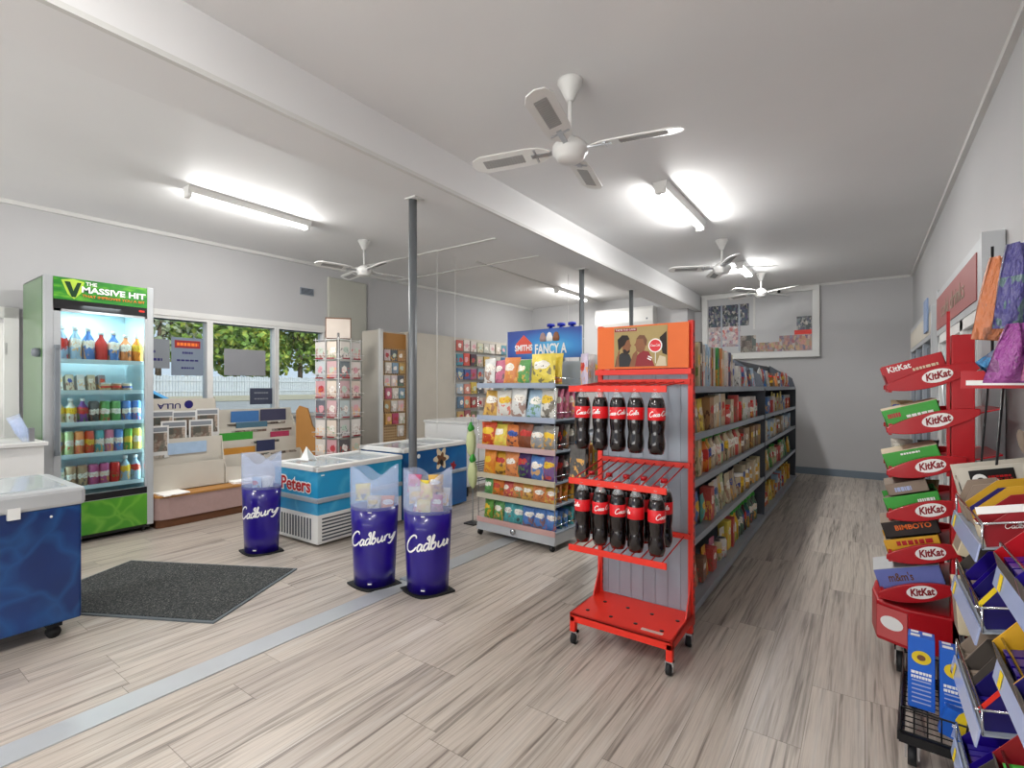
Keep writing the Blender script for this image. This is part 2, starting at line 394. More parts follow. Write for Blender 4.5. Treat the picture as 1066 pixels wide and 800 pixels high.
def orow(i): return ['first', 'second', 'third', 'fourth', 'fifth', 'sixth', 'seventh', 'eighth', 'ninth', 'tenth', 'eleventh', 'twelfth', 'thirteenth', 'fourteenth', 'fifteenth', 'sixteenth', 'seventeenth', 'eighteenth', 'nineteenth', 'twentieth', 'twenty first', 'twenty second', 'twenty third', 'twenty fourth', 'twenty fifth', 'twenty sixth'][i]

# cursive lettering as smoothed strokes
SCR = {
 'C': (1.75, [[(1.45, 1.6), (1.3, 1.95), (.85, 2.0), (.35, 1.55), (.1, .9), (.25, .25), (.75, -.02), (1.3, .2), (1.65, .6)]]),
 'a': (1.15, [[(.85, .85), (.45, 1.0), (.12, .6), (.18, .1), (.5, .0), (.8, .45), (.9, .95), (.85, .3), (1.0, .0), (1.2, .2)]]),
 'd': (1.2, [[(.85, .85), (.45, 1.0), (.12, .6), (.18, .1), (.5, .0), (.85, .5), (.95, 1.2), (.8, 2.0), (.5, 1.7), (.9, 1.2), (.95, .4), (1.05, 0), (1.25, .2)]]),
 'b': (1.05, [[(.0, .2), (.25, 1.2), (.3, 2.0), (.12, 1.8), (.1, .6), (.25, .02), (.6, .05), (.8, .5), (.6, .95), (.3, .7)]]),
 'u': (1.15, [[(.1, .95), (.12, .3), (.35, 0), (.7, .3), (.85, .95), (.82, .3), (.98, 0), (1.2, .25)]]),
 'r': (.8, [[(.1, .9), (.2, .0), (.2, .45), (.4, .9), (.75, .9)]]),
 'y': (1.1, [[(.05, .95), (.1, .4), (.35, .15), (.65, .5), (.8, .95), (.7, 0), (.4, -.65), (.05, -.5)]]),
 'o': (.95, [[(.5, 1.0), (.15, .75), (.1, .25), (.4, 0), (.75, .25), (.75, .75), (.5, 1.0), (.95, .85)]]),
 'c': (.9, [[(.8, .8), (.45, 1.0), (.12, .6), (.2, .1), (.55, 0), (.9, .3)]]),
 'l': (.6, [[(.0, .2), (.45, 1.4), (.4, 2.0), (.18, 1.7), (.15, .5), (.3, 0), (.6, .2)]]),
 '-': (.55, [[(.1, .5), (.45, .5)]]),
}
def smooth(pts, k=4):
    out = []
    for i in range(len(pts)-1):
        p0 = pts[max(0, i-1)]; p1 = pts[i]; p2 = pts[i+1]; p3 = pts[min(len(pts)-1, i+2)]
        for t in range(k):
            t /= k
            out.append(tuple(.5*((2*p1[j])+(-p0[j]+p2[j])*t+(2*p0[j]-5*p1[j]+4*p2[j]-p3[j])*t*t+(-p0[j]+3*p1[j]-3*p2[j]+p3[j])*t**3) for j in (0, 1)))
    out.append(pts[-1]); return out
def script(s, width, w=.16, shear=.25, slope=0, k=4, capscale=1.0):
    segs = []; x = 0
    for i, ch in enumerate(s):
        adv, st = SCR[ch]
        sc = capscale if ch == 'C' and i == 0 else 1
        for q in st: segs.append([(x+(a*sc+b*sc*shear), b*sc-(sc-1)*.3) for a, b in smooth(q, k)])
        x += adv*sc
    f = width/x
    return [[(a*f-width/2, b*f+slope*(a*f-width/2)) for a, b in q] for q in segs], w*f

# ------------------------------------------------------------------ room
WX = lambda y: -5.97+.055*y     # left wall inner face
XR, YB, YF = .53, 8.53, -4.0
ZR, ZL = 2.78, 2.86
struct(MB().add([(-6.6, YF, 0), (XR+.2, YF, 0), (XR+.2, YB+.2, 0), (-6.6, YB+.2, 0), (-6.6, YF, -.12), (XR+.2, YF, -.12), (XR+.2, YB+.2, -.12), (-6.6, YB+.2, -.12)],
     [(0, 1, 2, 3), (7, 6, 5, 4), (0, 4, 5, 1), (1, 5, 6, 2), (2, 6, 7, 3), (3, 7, 4, 0)]).obj('floor', 'floor'))
struct(box(-2.5, -2.365, YF, 3.9, .0, .006).obj('trim_1', 'silver'))
c = MB().box(-2.3, XR+.2, YF, YB+.2, ZR, ZR+.15).box(-6.6, -2.3, YF, YB+.2, ZL, ZL+.15)
struct(c.obj('ceiling', 'ceil'))
# beam, turned a little as it runs to the back
b = MB(); b.add([(-2.5, YF, 2.53), (-2.14, YF, 2.53), (-2.2, YB, 2.53), (-2.56, YB, 2.53), (-2.5, YF, 2.9), (-2.14, YF, 2.9), (-2.2, YB, 2.9), (-2.56, YB, 2.9)],
     [(3, 2, 1, 0), (4, 5, 6, 7), (0, 1, 5, 4), (1, 2, 6, 5), (2, 3, 7, 6), (3, 0, 4, 7)])
struct(b.obj('trim_2', 'ceil'))
g = MB().add([(-2.155, YF, 2.522), (-2.13, YF, 2.522), (-2.19, YB, 2.522), (-2.215, YB, 2.522), (-2.155, YF, 2.545), (-2.13, YF, 2.545), (-2.19, YB, 2.545), (-2.215, YB, 2.545)],
     [(3, 2, 1, 0), (4, 5, 6, 7), (0, 1, 5, 4), (1, 2, 6, 5), (2, 3, 7, 6), (3, 0, 4, 7)])
struct(g.obj('trim_3', 'trimw'))
struct(box(-2.56, -2.3, 8.1, YB, 0, 2.9).obj('trim_4', 'wall'))
struct(box(XR, XR+.15, YF, YB+.2, 0, 3.0).obj('wall_right', 'wall'))
struct(box(-6.6, XR+.15, YB, YB+.15, 0, 3.0).obj('wall_back', 'wall'))
struct(box(-6.6, XR, YB-.015, YB, 0, .1).obj('baseboard_back', mat('skirting_grey', '#6f7c88', .5)))
struct(box(XR-.015, XR, 5.0, YB, 0, .1).obj('baseboard_right', M['darkgrey']))
struct(MB().box(XR-.03, XR, YF, YB, ZR-.035, ZR).obj('trim_5', 'trimw'))
struct(MB().box(-2.2, XR, YB-.025, YB, ZR-.03, ZR).obj('trim_6', 'trimw'))
# left wall group in its own frame: u along wall, depth w outward (-x side)
LW = math.atan(.055)
def lw(mb):      # local x = into room normal, local y = along wall
    return mb
def lobj(mb, name, m, **k): return mb.obj(name, m, loc=(-5.97, 0, 0), rot=(0, 0, -LW), **k)
WIN = [(1.5, 2.53), (2.59, 3.27), (3.32, 3.9)]
Z0, Z1 = .95, 1.98
w = MB()
w.box(-.14, 0, YF, .18, 0, 3.0); w.box(-.14, 0, .18, 1.0, 1.82, 3.0)
w.box(-.14, 0, 1.0, 1.5, 0, 3.0)
w.box(-.14, 0, 1.5, 3.92, 0, Z0); w.box(-.14, 0, 1.5, 3.92, Z1, 3.0); w.box(-.14, 0, 3.92, 8.9, 0, 3.0)
struct(lobj(w, 'wall_left', 'wall'))
struct(lobj(box(0, .05, 3.96, 4.55, 0, 2.72), 'trim_7', 'pil', bevel=.02))
struct(lobj(box(0, .03, YF, 8.6, 2.825, 2.86), 'trim_8', 'trimw'))
for i, (a, b2) in enumerate(WIN):
    f = MB(); t = .035
    f.box(-.1, .02, a-t, a, Z0-t, Z1+t); f.box(-.1, .02, b2, b2+t*.7, Z0-t, Z1+t); f.box(-.1, .02, a, b2, Z0-t, Z0); f.box(-.1, .02, a, b2, Z1-.0, Z1+t)
    fr = struct(lobj(f, 'window_%d' % (i+1), 'white'))
    pane = box(-.06, -.055, a, b2, Z0, Z1).obj('pane', 'glass', fr)
struct(lobj(box(0, .03, 1.5, 3.98, Z1+.03, Z1+.09), 'trim_9', 'white'))
# glazed door at the far left
f = MB(); f.box(-.08, .03, .12, .2, 0, 1.95); f.box(-.08, .03, .98, 1.07, 0, 1.95); f.box(-.08, .03, .12, 1.07, 1.86, 1.95)
f.box(-.06, -.02, .2, .34, 0, 1.86); f.box(-.06, -.02, .84, .98, 0, 1.86); f.box(-.06, -.02, .34, .84, 1.72, 1.86); f.box(-.06, -.02, .34, .84, 0, .82)
f.box(-.055, -.025, .34, .84, 1.50, 1.53)
d1 = struct(lobj(f, 'door_1', 'white'))
box(-.043, -.037, .34, .84, .82, 1.72).obj('pane', 'glass', d1)
MB().tube([(0, .91, .95), (.04, .91, .95), (.04, .91, 1.07), (0, .91, 1.07)], .008).obj('door_handle', 'chrome', d1)
box(0, .03, .985, 1.0, 1.55, 1.65).obj('hinge', 'steel', d1)
# exterior wall above the door opening closes the gap at the sides
struct(lobj(box(0, .02, YF, .12, 1.93, 1.96), 'trim_10', 'trimw'))
# ceiling battens in the left bay
bt = MB()
for y in (4.24, 5.1): bt.box(-5.7, -2.5, y-.02, y+.02, ZL-.012, ZL)
struct(bt.obj('trim_11', 'trimw'))
struct(box(-4.02, -3.98, 4.9, 8.5, ZL-.01, ZL).obj('trim_12', 'trimw'))
struct(box(-2.2, .53, -.6, -.58, ZR-.006, ZR).obj('trim_13', 'trimw'))

# posts
for i, (y, lb) in enumerate(((2.36, 'grey steel post nearest the camera under the ceiling beam'), (4.79, 'thin grey post rising behind the blue snack stand header'), (6.17, 'short visible grey post behind the orange drinks sign'))):
    t = thing('support_post', lb, 'post', (-2.455, y-.02, 0))
    MB().cyl(0, 0, 0, 2.53, .027).obj('pole', 'post', t)
    MB().box(-.035, .06, -.04, .04, 2.522, 2.53).obj('top_plate', 'white', t)
    MB().box(-.06, .06, -.06, .06, 0, .012).obj('base_plate', 'greymetal', t)

# ------------------------------------------------------------------ ceiling fans
def blade():
    m = MB(); pts = [(.10, -.018), (.15, -.05), (.22, -.06), (.47, -.062), (.515, -.04), (.53, 0), (.515, .04), (.47, .062), (.22, .06), (.15, .05), (.10, .018)]
    m.prism(pts, 'z', -.003, .003); return m
BL = blade().mesh('blade', 'white')
pan = MB().box(.24, .46, -.028, .028, -.0045, .0045)
for k in range(14): pan.box(.245+k*.0155, .249+k*.0155, -.03, .03, -.006, .006)
PAN = pan.mesh('cane_panel', mat('fan_cane', '#9a9a98', .7))
def fan(x, y, zc, zh, a0, lb):
    t = thing('ceiling_fan', lb, 'ceiling fan', (x, y, zh))
    h = zc-zh
    MB().lathe([(.001, h), (.062, h), (.062, h-.012), (.05, h-.035), (.026, h-.085), (.02, h-.10)]).obj('canopy', 'white', t)
    MB().cyl(0, 0, .04, h-.06, .011).obj('down_rod', 'white', t)
    MB().lathe([(.001, .06), (.03, .06), (.055, .045), (.06, .03), (.085, .02), (.088, -.012), (.075, -.022), (.07, -.04), (.055, -.052), (.001, -.058)]).obj('motor_housing', 'white', t)
    for k in range(4):
        a = math.radians(a0+90*k)
        bl = bpy.data.objects.new('blade', BL); COL.objects.link(bl); bl.parent = t; bl.rotation_euler = Euler((math.radians(14), 0, a), 'XYZ'); bl.location = (0, 0, .005)
        pn = bpy.data.objects.new('cane_panel', PAN); COL.objects.link(pn); pn.parent = bl
        MB().box(.07, .2, -.012, .012, -.007, .0).box(.17, .18, -.045, .045, -.008, -.001).obj('blade_arm', 'steel', bl)
fan(-1.18, 2.17, ZR, 2.44, 13, 'white four bladed ceiling fan nearest the camera in right bay')
fan(-4.42, 3.5, ZL, 2.53, -13, 'white ceiling fan in left bay, above the card spinner')
fan(-1.19, 5.41, ZR, 2.49, 25, 'white ceiling fan above the far shelving in right bay')
fan(-1.12, 7.3, ZR, 2.52, 60, 'farthest white ceiling fan near the framed back wall mirror')

# ------------------------------------------------------------------ fluorescent fittings
def fluoro(x, y0, y1, z, lb, double=False, power=30):
    t = thing('ceiling_light', lb, 'light', (x, y0, z))
    L = y1-y0
    MB().prism([(-.055, 0), (.055, 0), (.04, -.05), (-.04, -.05)], 'y', 0, L).obj('housing', 'white', t)
    MB().box(-.035, .035, 0, .03, -.085, -.05).box(-.035, .035, L-.03, L, -.085, -.05).obj('end_cap', 'white', t)
    for dx in ((-.03, .03) if double else (0,)):
        MB().tube([(dx, .03, -.068), (dx, L-.03, -.068)], .014, 10).obj('tube', 'tubelight', t)
    l = bpy.data.lights.new('tube_light', 'AREA'); l.shape = 'RECTANGLE'; l.size = .1; l.size_y = L; l.energy = power*1.25; l.color = (1, .985, .96)
    for sg_, tl in ((0, 0), (-1, 75), (1, 75)):
        lx = l if not sg_ else l.copy()
        if sg_: lx.energy = power*.36
        o = bpy.data.objects.new('tube_light', lx); COL.objects.link(o); o.parent = t; o.location = (.05*sg_, L/2, -.095); o.rotation_euler = (0, -math.radians(tl)*sg_, 0)
    return t
fluoro(-4.36, 1.74, 2.8, ZL, 'long white fluorescent fitting on left bay ceiling above fridge', power=26)
fluoro(-1.22, 3.6, 4.72, ZR, 'white fluorescent fitting between the two right bay fans', power=30)
fluoro(-4.0, 6.9, 7.95, ZL, 'far fluorescent fitting in left bay above white air conditioner', power=26)
fluoro(-1.22, 6.45, 7.05, ZR, 'bright double tube fitting near the framed back wall mirror', True, power=20)
for x, y, z in ((-1.2, -.9, ZR), (-4.3, -1.6, ZL), (-1.2, -3.2, ZR)):  # unseen extra fittings, added for their light on the room
    fluoro(x, y, y+1.1, z, 'added white fluorescent fitting on the ceiling behind the camera', power=34)['group'] = 'added fittings behind the camera'

# air conditioner, vent, cords
t = thing('air_conditioner', 'white split air conditioner high on back wall, left bay', 'air conditioner', (-3.48, YB, 2.32))
MB().prism([(0, 0), (-.16, .02), (-.2, .09), (-.2, .3), (-.17, .35), (0, .35)], 'x', -.54, .54).obj('body', 'white', t, bevel=.006)
MB().box(-.5, .5, -.175, -.12, .005, .02).obj('louver', 'greymetal', t)
box(.42, .45, -.203, -.2, .12, .15).obj('display', 'greyplastic', t)
t = thing('wall_vent', 'small grey louvered vent on left wall beside pilaster', 'vent', (WX(3.68)+.001, 3.68, 2.44), -LW)
MB().box(0, .012, -.09, .09, 0, .09).obj('frame', 'greymetal', t)
v = MB()
for k in range(5): v.box(.012, .018, -.08, .08, .012+k*.015, .019+k*.015)
v.obj('slat', 'darkgrey', t)
for x, y, z0, lb in ((-4.0, 4.19, .75, 'thin white cord hanging from left bay ceiling, nearer post'), (-4.0, 4.5, .75, 'thin white cord hanging from left bay ceiling, farther right'), (-3.4, 6.2, 1.5, 'thin white cord hanging near the far left fluorescent fitting')):
    tag(MB().tube([(x, y, z0), (x, y, ZL)], .0028, 6).obj('hanging_string', 'white'), lb, 'cord')

# ------------------------------------------------------------------ back wall mirror, its reflection of the shop painted on flat pieces
t = thing('framed_mirror', 'large white framed mirror with painted shelf reflection on back wall', 'mirror', (-1.35, YB-.03, 1.72), 0)
W2, H2 = .82, 1.04
MB().box(-W2, W2, -.04, 0, 0, .09).box(-W2, W2, -.04, 0, H2-.07, H2).box(-W2, -W2+.09, -.04, 0, .09, H2-.07).box(W2-.09, W2, -.04, 0, .09, H2-.07).obj('frame', 'white', t, bevel=.004)
box(-W2+.08, W2-.08, -.012, 0, .08, H2-.06).obj('backing', mat('mirror_backing', '#b9babb', .35), t)
box(-.72, -.12, -.018, -.012, .52, .86).obj('painted_shelf_reflection', 'coll_dark', t)
box(-.72, -.24, -.018, -.012, .2, .52).obj('painted_shelf_reflection', 'coll_pale', t)
box(-.24, -.02, -.019, -.012, .1, .36).obj('painted_shelf_reflection', 'news', t)
box(-.02, .72, -.018, -.012, .1, .24).obj('painted_goods_reflection', 'coll_goods', t)
box(.3, .72, -.0185, -.012, .24, .33).obj('painted_goods_reflection', 'coll_goods', t)
box(.53, .72, -.02, -.012, .4, .6).obj('painted_dark_reflection', 'coll_dark', t)
box(.5, .72, -.021, -.012, .335, .4).obj('painted_red_reflection', 'red', t)
box(-.06, -.03, -.022, -.012, .45, .95).obj('reflected_bar', 'trimw', t)
for xx in (-.52, -.26): box(xx-.012, xx+.012, -.024, -.012, .12, .87).obj('reflected_bar', 'greymetal', t)
MB().cyl(0, 0, 0, .03, .022).obj('knob', 'black', t, loc=(.3, -.04, H2-.05), rot=(PI/2, 0, 0))

# ------------------------------------------------------------------ generic goods (shared meshes)
def hsh(a, b, c=0): return math.sin(a*127.1+b*311.7+c*74.7)*.5
def bagmesh(name, w, h, d, m='foil'):
    mb = MB()
    def f(sgn):
        def g(u, v):
            t = (1-abs(2*u-1)**2.6)*max(0, math.sin(PI*min(1, max(0, (v-.05)/.9))))**.55
            wr = 1+.12*hsh(round(u*8), round(v*10), sgn)
            pinch = 1-.07*math.sin(PI*v)
            return ((u-.5)*w*pinch, -sgn*(d/2*t*wr+.001), v*h)
        return g
    mb.grid(f(1), 8, 10); mb.grid(lambda u, v: f(-1)(1-u, v), 8, 10)
    me = mb.mesh(name, m); return me
def cartonmesh(name, w, h, d):
    return MB().box(-w/2, w/2, -d/2, d/2, 0, h).mesh(name, 'carton')
def jarmesh(name, r, h, cap='red', body='tin'):
    mb = MB().lathe([(r*.9, 0), (r, .008), (r, h*.8), (r*.8, h*.86)], n=14)
    mb.lathe([(r*.86, h*.86), (r*.86, h), (r*.3, h)], n=14, m=1); return mb.mesh(name, [body, cap])
def bottlemesh(name, r, h, cap='green'):
    mb = MB().lathe([(r*.9, 0), (r, .01), (r, h*.55), (r*.85, h*.65), (r*.35, h*.8), (r*.35, h*.88)], n=14)
    mb.lathe([(r*.42, h*.88), (r*.42, h), (r*.2, h)], n=12, m=1); return mb.mesh(name, ['tin', cap])
def canmesh(name, r, h):
    mb = MB().lathe([(r*.8, 0), (r, .01), (r, h-.015), (r*.8, h)], n=16); mb.lathe([(r*.8, h), (r*.8, h+.002), (r*.7, h+.002), (r*.7, h-.003)], n=16, m=1)
    return mb.mesh(name, ['tin', 'steel'])
def pouchmesh(name, w, h, d):
    mb = MB()
    def g(u, v):
        a = 2*PI*u; k = (1-v)**.5 if v < 1 else 0
        return (w/2*math.copysign(abs(math.cos(a))**.6, math.cos(a)), d/2*math.sin(a)*max(.04, 1-v**1.5), v*h)
    mb.grid(g, 16, 6); mb.box(-w/2, w/2, -.0015, .0015, h*.97, h*1.06); return mb.mesh(name, 'foil')
ME = {}
ME['chip_packet'] = bagmesh('chip_packet', .13, .21, .05)
ME['chip_packet_tall'] = bagmesh('chip_packet', .125, .25, .05)
ME['chip_packet_large'] = bagmesh('chip_packet', .24, .24, .06)
ME['snack_packet'] = bagmesh('snack_packet', .11, .15, .045)
ME['food_pouch'] = pouchmesh('food_pouch', .1, .19, .06)
ME['food_carton'] = cartonmesh('food_carton', .09, .19, .07)
ME['small_carton'] = cartonmesh('food_carton', .1, .12, .08)
ME['slim_carton'] = cartonmesh('slim_carton', .045, .27, .17)
ME['food_jar'] = jarmesh('food_jar', .042, .13)
ME['food_jar_w'] = jarmesh('food_jar', .045, .14, 'wht')
ME['sauce_bottle'] = bottlemesh('sauce_bottle', .036, .22, 'green')
ME['drink_bottle'] = bottlemesh('drink_bottle', .036, .21, 'wht')
ME['food_tin'] = canmesh('food_tin', .038, .11)
ME['drink_can'] = canmesh('drink_can', .033, .165)
NAME = {'chip_packet_tall': 'chip_packet', 'chip_packet_large': 'chip_packet', 'small_carton': 'food_carton', 'food_jar_w': 'food_jar'}
CAT = {'chip_packet': 'snack packet', 'snack_packet': 'snack packet', 'food_pouch': 'food pouch', 'food_carton': 'food box', 'slim_carton': 'box', 'food_jar': 'jar', 'sauce_bottle': 'bottle', 'drink_bottle': 'drink bottle', 'food_tin': 'tin', 'drink_can': 'drink can'}
def put(kind, x, y, z, rz, colour, lb, group=None, s=(1, 1, 1), rx=0, ry=0, name=None, cat=None):
    nm = name or NAME.get(kind, kind)
    o = bpy.data.objects.new(nm, ME[kind]); COL.objects.link(o); o.location = (x, y, z); o.rotation_euler = (rx, ry, rz); o.scale = s
    o.color = (*rgb(colour), 1); return tag(o, lb, cat or CAT.get(nm, nm.replace('_', ' ')), group)
C = {'red': '#c8261c', 'orange': '#e0812a', 'gold': '#d8a52c', 'yellow': '#e6cf2c', 'green': '#3f9a3a', 'dark green': '#1f5c3a', 'teal': '#1fa3a8', 'blue': '#1e6fc0', 'navy': '#1d2c6a', 'white': '#dcdcd8', 'cream': '#cbbd9c', 'brown': '#7a4a2c', 'black': '#1c1a1c', 'pink': '#c85a80', 'purple': '#6a4a96', 'grey': '#8a8d90', 'pale blue': '#9fc0d8', 'pale green': '#b8c98c', 'silver': '#b4b8bc', 'magenta': '#b02a78', 'tan': '#a98a62'}

# ------------------------------------------------------------------ drinks fridge against left wall
FXx = -5.19
t = thing('drinks_fridge', 'tall glass door drinks fridge with lit green header on left wall', 'fridge', (FXx, 1.08, 0))
D = .62; Wf = .73
b = MB(); b.box(-D, -.04, 0, .03, .06, 2.15).box(-D, -.04, Wf-.03, Wf, .06, 2.15).box(-D, -.04, 0, Wf, 2.12, 2.15).box(-D, -D+.04, 0, Wf, .06, 2.15).box(-D, -.04, .03, Wf-.03, .06, .37)
b.obj('cabinet', 'silver', t); box(-D+.01, -.04, -.004, 0, .07, 2.14).obj('side_panel', mat('green_side_print', '#56784f', .3, coat=.4, grain=1.5), t)
b = MB(); b.box(-D+.041, -D+.045, .03, Wf-.03, .37, 1.97).box(-D+.04, -.045, .03, .035, .37, 1.97).box(-D+.04, -.045, Wf-.035, Wf-.03, .37, 1.97).box(-D+.04, -.045, .03, Wf-.03, .37, .375).box(-D+.04, -.045, .03, Wf-.03, 1.96, 1.97)
b.obj('lining', 'lining', t)
b = MB(); b.box(-.04, 0, 0, .055, .06, 2.16).box(-.04, 0, Wf-.05, Wf, .06, 2.16); b.obj('front_frame', 'silver', t, bevel=.004)
hd = box(-.035, .004, .055, Wf-.05, 1.975, 2.15).obj('header_sign', 'vhead', t)
text('lettering', 'THE', .04, 'wht', hd, (.006, .29, 2.118), FX, bold=.001)
text('lettering', 'MASSIVE HIT', .066, 'wht', hd, (.006, .445, 2.068), FX, bold=.002, width=.44)
text('lettering', 'THAT IMPROVES YOU A BIT', .03, 'orangecap', hd, (.006, .445, 2.018), FX, width=.43)
vb = MB().prism([(.12, 2.12), (.155, 2.12), (.175, 2.05), (.2, 2.12), (.225, 2.12), (.19, 2.0), (.165, 2.0)], 'x', .005, .0075).obj('emblem', mat('emblem_green', '#123c20', .4), hd)
vy = MB().prism([(.1, 2.13), (.175, 2.145), (.245, 2.13), (.225, 2.04), (.18, 1.985), (.14, 2.02)], 'x', .0042, .005).obj('emblem_glow', mat('emblem_gold', '#b8d84a', .4), hd)
box(-.035, .002, .055, Wf-.05, 1.9, 1.975).obj('black_trim', 'black', t)
box(.002, .004, Wf-.11, Wf-.07, 1.935, 1.95).obj('display', 'red', t)
dr = MB().box(-.03, 0, .055, .10, .4, 1.9).box(-.03, 0, Wf-.065, Wf-.05, .4, 1.9).box(-.03, 0, .055, Wf-.05, 1.88, 1.9).box(-.03, 0, .055, Wf-.05, .34, .4).obj('door', 'silver', t)
box(-.018, -.012, .10, Wf-.065, .4, 1.88).obj('pane', 'glass', dr)
MB().box(0, .03, .06, .085, .75, 1.6).box(0, .035, .058, .088, .74, .77).box(0, .035, .058, .088, 1.58, 1.61).obj('handle', 'greyplastic', dr)
box(0, .003, .055, Wf-.05, .345, .4).obj('door_trim', 'black', dr)
box(-.035, .003, .055, Wf-.05, .07, .34).obj('lower_panel', 'vgreen', t)
box(-.5, -.02, .02, Wf-.02, .04, .065).obj('plinth', 'black', t)
for yy in (.06, Wf-.06):
    for xx in (-.06, -.55):
        MB().tube([(xx, yy-.012, .03), (xx, yy+.012, .03)], .03, 14).obj('caster', 'rubber', t)
shz = [.46, .725, .985, 1.245, 1.5]
for z in shz:
    s_ = box(-.5, -.06, .05, Wf-.05, z-.014, z).obj('shelf', 'white', t)
    box(-.06, -.054, .05, Wf-.05, z-.026, z+.008).obj('price_strip', 'lining', s_)
for yy in (.045, Wf-.045):
    box(-.05, -.045, yy-.005, yy+.005, .42, 1.85).obj('led_strip', 'led', t)
MB().lathe([(.001, 0), (.034, 0), (.036, .03), (.028, .05), (.001, .055)]).obj('mirror_disc', 'greyplastic', t, loc=(-.1, 0, 1.55), rot=(PI/2, 0, 0))
l = bpy.data.lights.new('fridge_glow', 'AREA'); l.shape = 'RECTANGLE'; l.size = .55; l.size_y = .25; l.energy = 7; l.color = (.85, .97, 1)
lo = bpy.data.objects.new('fridge_glow', l); COL.objects.link(lo); lo.parent = t; lo.location = (-.2, Wf/2, 1.94)
for yy, rr in ((.062, PI/2), (Wf-.062, -PI/2)):
    l2 = bpy.data.lights.new('fridge_glow', 'AREA'); l2.shape = 'RECTANGLE'; l2.size = .03; l2.size_y = 1.4; l2.energy = 4; l2.color = (.85, .97, 1)
    lo = bpy.data.objects.new('fridge_glow', l2); COL.objects.link(lo); lo.parent = t; lo.location = (-.07, yy, 1.15); lo.rotation_euler = (0, PI/2+ .5, 0) if False else (-rr, 0, 0)
def fr_row(z, items, hs=1.0):
    n = len(items); w = .6
    return [(1.08+.085+w*(i+.5)/n, it) for i, it in enumerate(items)]
lv = ['bottom', 'fourth', 'third', 'second', 'top']
top = [('pale blue', 'drink_bottle', 1.05), ('pale blue', 'drink_bottle', 1.05), ('blue', 'drink_bottle', 1.05), ('red', 'drink_bottle', .95), ('blue', 'drink_bottle', .98), ('orange', 'drink_bottle', .9), ('orange', 'drink_bottle', .9)]
for yi, (co, kd, s_) in fr_row(0, top):
    i = top.index((co, kd, s_))
    k = round((yi-1.165)/.6*7-.5)
    put(kd, FXx-.11, yi, 1.5, PI/2, C[co], f'{co} drink bottle {orow(k)} from left on fridge top shelf', 'drinks in the glass fridge', (1.22, 1.22, s_*1.25))
for k in range(8):
    co = ['white', 'cream', 'white', 'cream', 'grey', 'cream', 'tan', 'cream'][k]
    if k < 5: put('food_carton', FXx-.13, 1.19+k*.07, 1.245, PI/2, C[co], f'{co} wrapped sandwich pack, {orow(k)} from left on second fridge shelf', 'food in the glass fridge', (.55, 1.2, .68), name='sandwich_pack', cat='sandwich', rx=-.25)
    else: put('food_jar_w', FXx-.11, 1.12+k*.075, 1.245, PI/2, C[co], f'small {co} dip tub, {orow(k)} item on second fridge shelf', 'food in the glass fridge', (.9, .9, .5), name='dip_tub', cat='tub')
r3 = ['cream', 'white', 'purple', 'black', 'green', 'green', 'blue', 'blue']
for k, co in enumerate(r3):
    put('drink_bottle' if k < 3 else 'drink_can', FXx-.11, 1.19+k*.075, .985, PI/2, C[co], f'{co} drink {"bottle" if k<3 else "can"}, {orow(k)} from left on third fridge shelf', 'drinks in the glass fridge', (1.12, 1.12, .95 if k < 3 else 1.05))
r2 = ['pale green', 'pale green', 'orange', 'red', 'teal', 'pink', 'blue', 'green', 'yellow']
for k, co in enumerate(r2):
    put('drink_can', FXx-.11, 1.185+k*.067, .725, PI/2, C[co], f'{co} drink can, {orow(k)} from left on fourth fridge shelf', 'drinks in the glass fridge', (1, 1, 1.15))
    put('drink_can', FXx-.19, 1.185+k*.067, .725, PI/2, C[co], f'{co} drink can behind the {orow(k)} can on fourth fridge shelf', 'drinks in the glass fridge', (.95, .95, 1.05))
r1 = ['pale blue', 'tan', 'tan', 'magenta', 'magenta', 'red', 'pale blue', 'pale blue']
for k, co in enumerate(r1):
    put('drink_bottle' if k in (0, 6, 7) else 'drink_can', FXx-.11, 1.19+k*.074, .46, PI/2, C[co], f'{co} drink, {orow(k)} from left on bottom fridge shelf', 'drinks in the glass fridge', (1.12, 1.12, 1.05))

# white counter with cups, behind the left freezer
t = thing('side_counter', 'plain white counter at far left beside the glass fridge', 'counter', (-5.2, .6, 0))
box(-.3, .3, -.55, .42, 0, .85).obj('body', 'white', t); box(-.32, .32, -.57, .44, .85, .88).obj('worktop', 'trimw', t, bevel=.004)
def cup(mb, p0, p1, r0, r1):
    mb.tube([p0, p1], [r0, r1], 12)
for i, (x, y, tilt, lb) in enumerate(((-5.0, .75, .25, 'clear plastic cup stack leaning left on white counter'), (-4.98, .93, .4, 'clear plastic cup stack beside fridge on white counter'))):
    t = thing('cup_stack', lb, 'cups', (x, y, .88)); mb = MB()
    for k in range(5): mb.tube([(0, -k*.01+.02, k*.025), (0, -k*.01+.02-tilt*.1, k*.025+.09)], [.028, .04], 12)
    mb.obj('cups', 'frost', t); box(-.03, .03, .02, .05, 0, .1).obj('holder', 'steel', t)

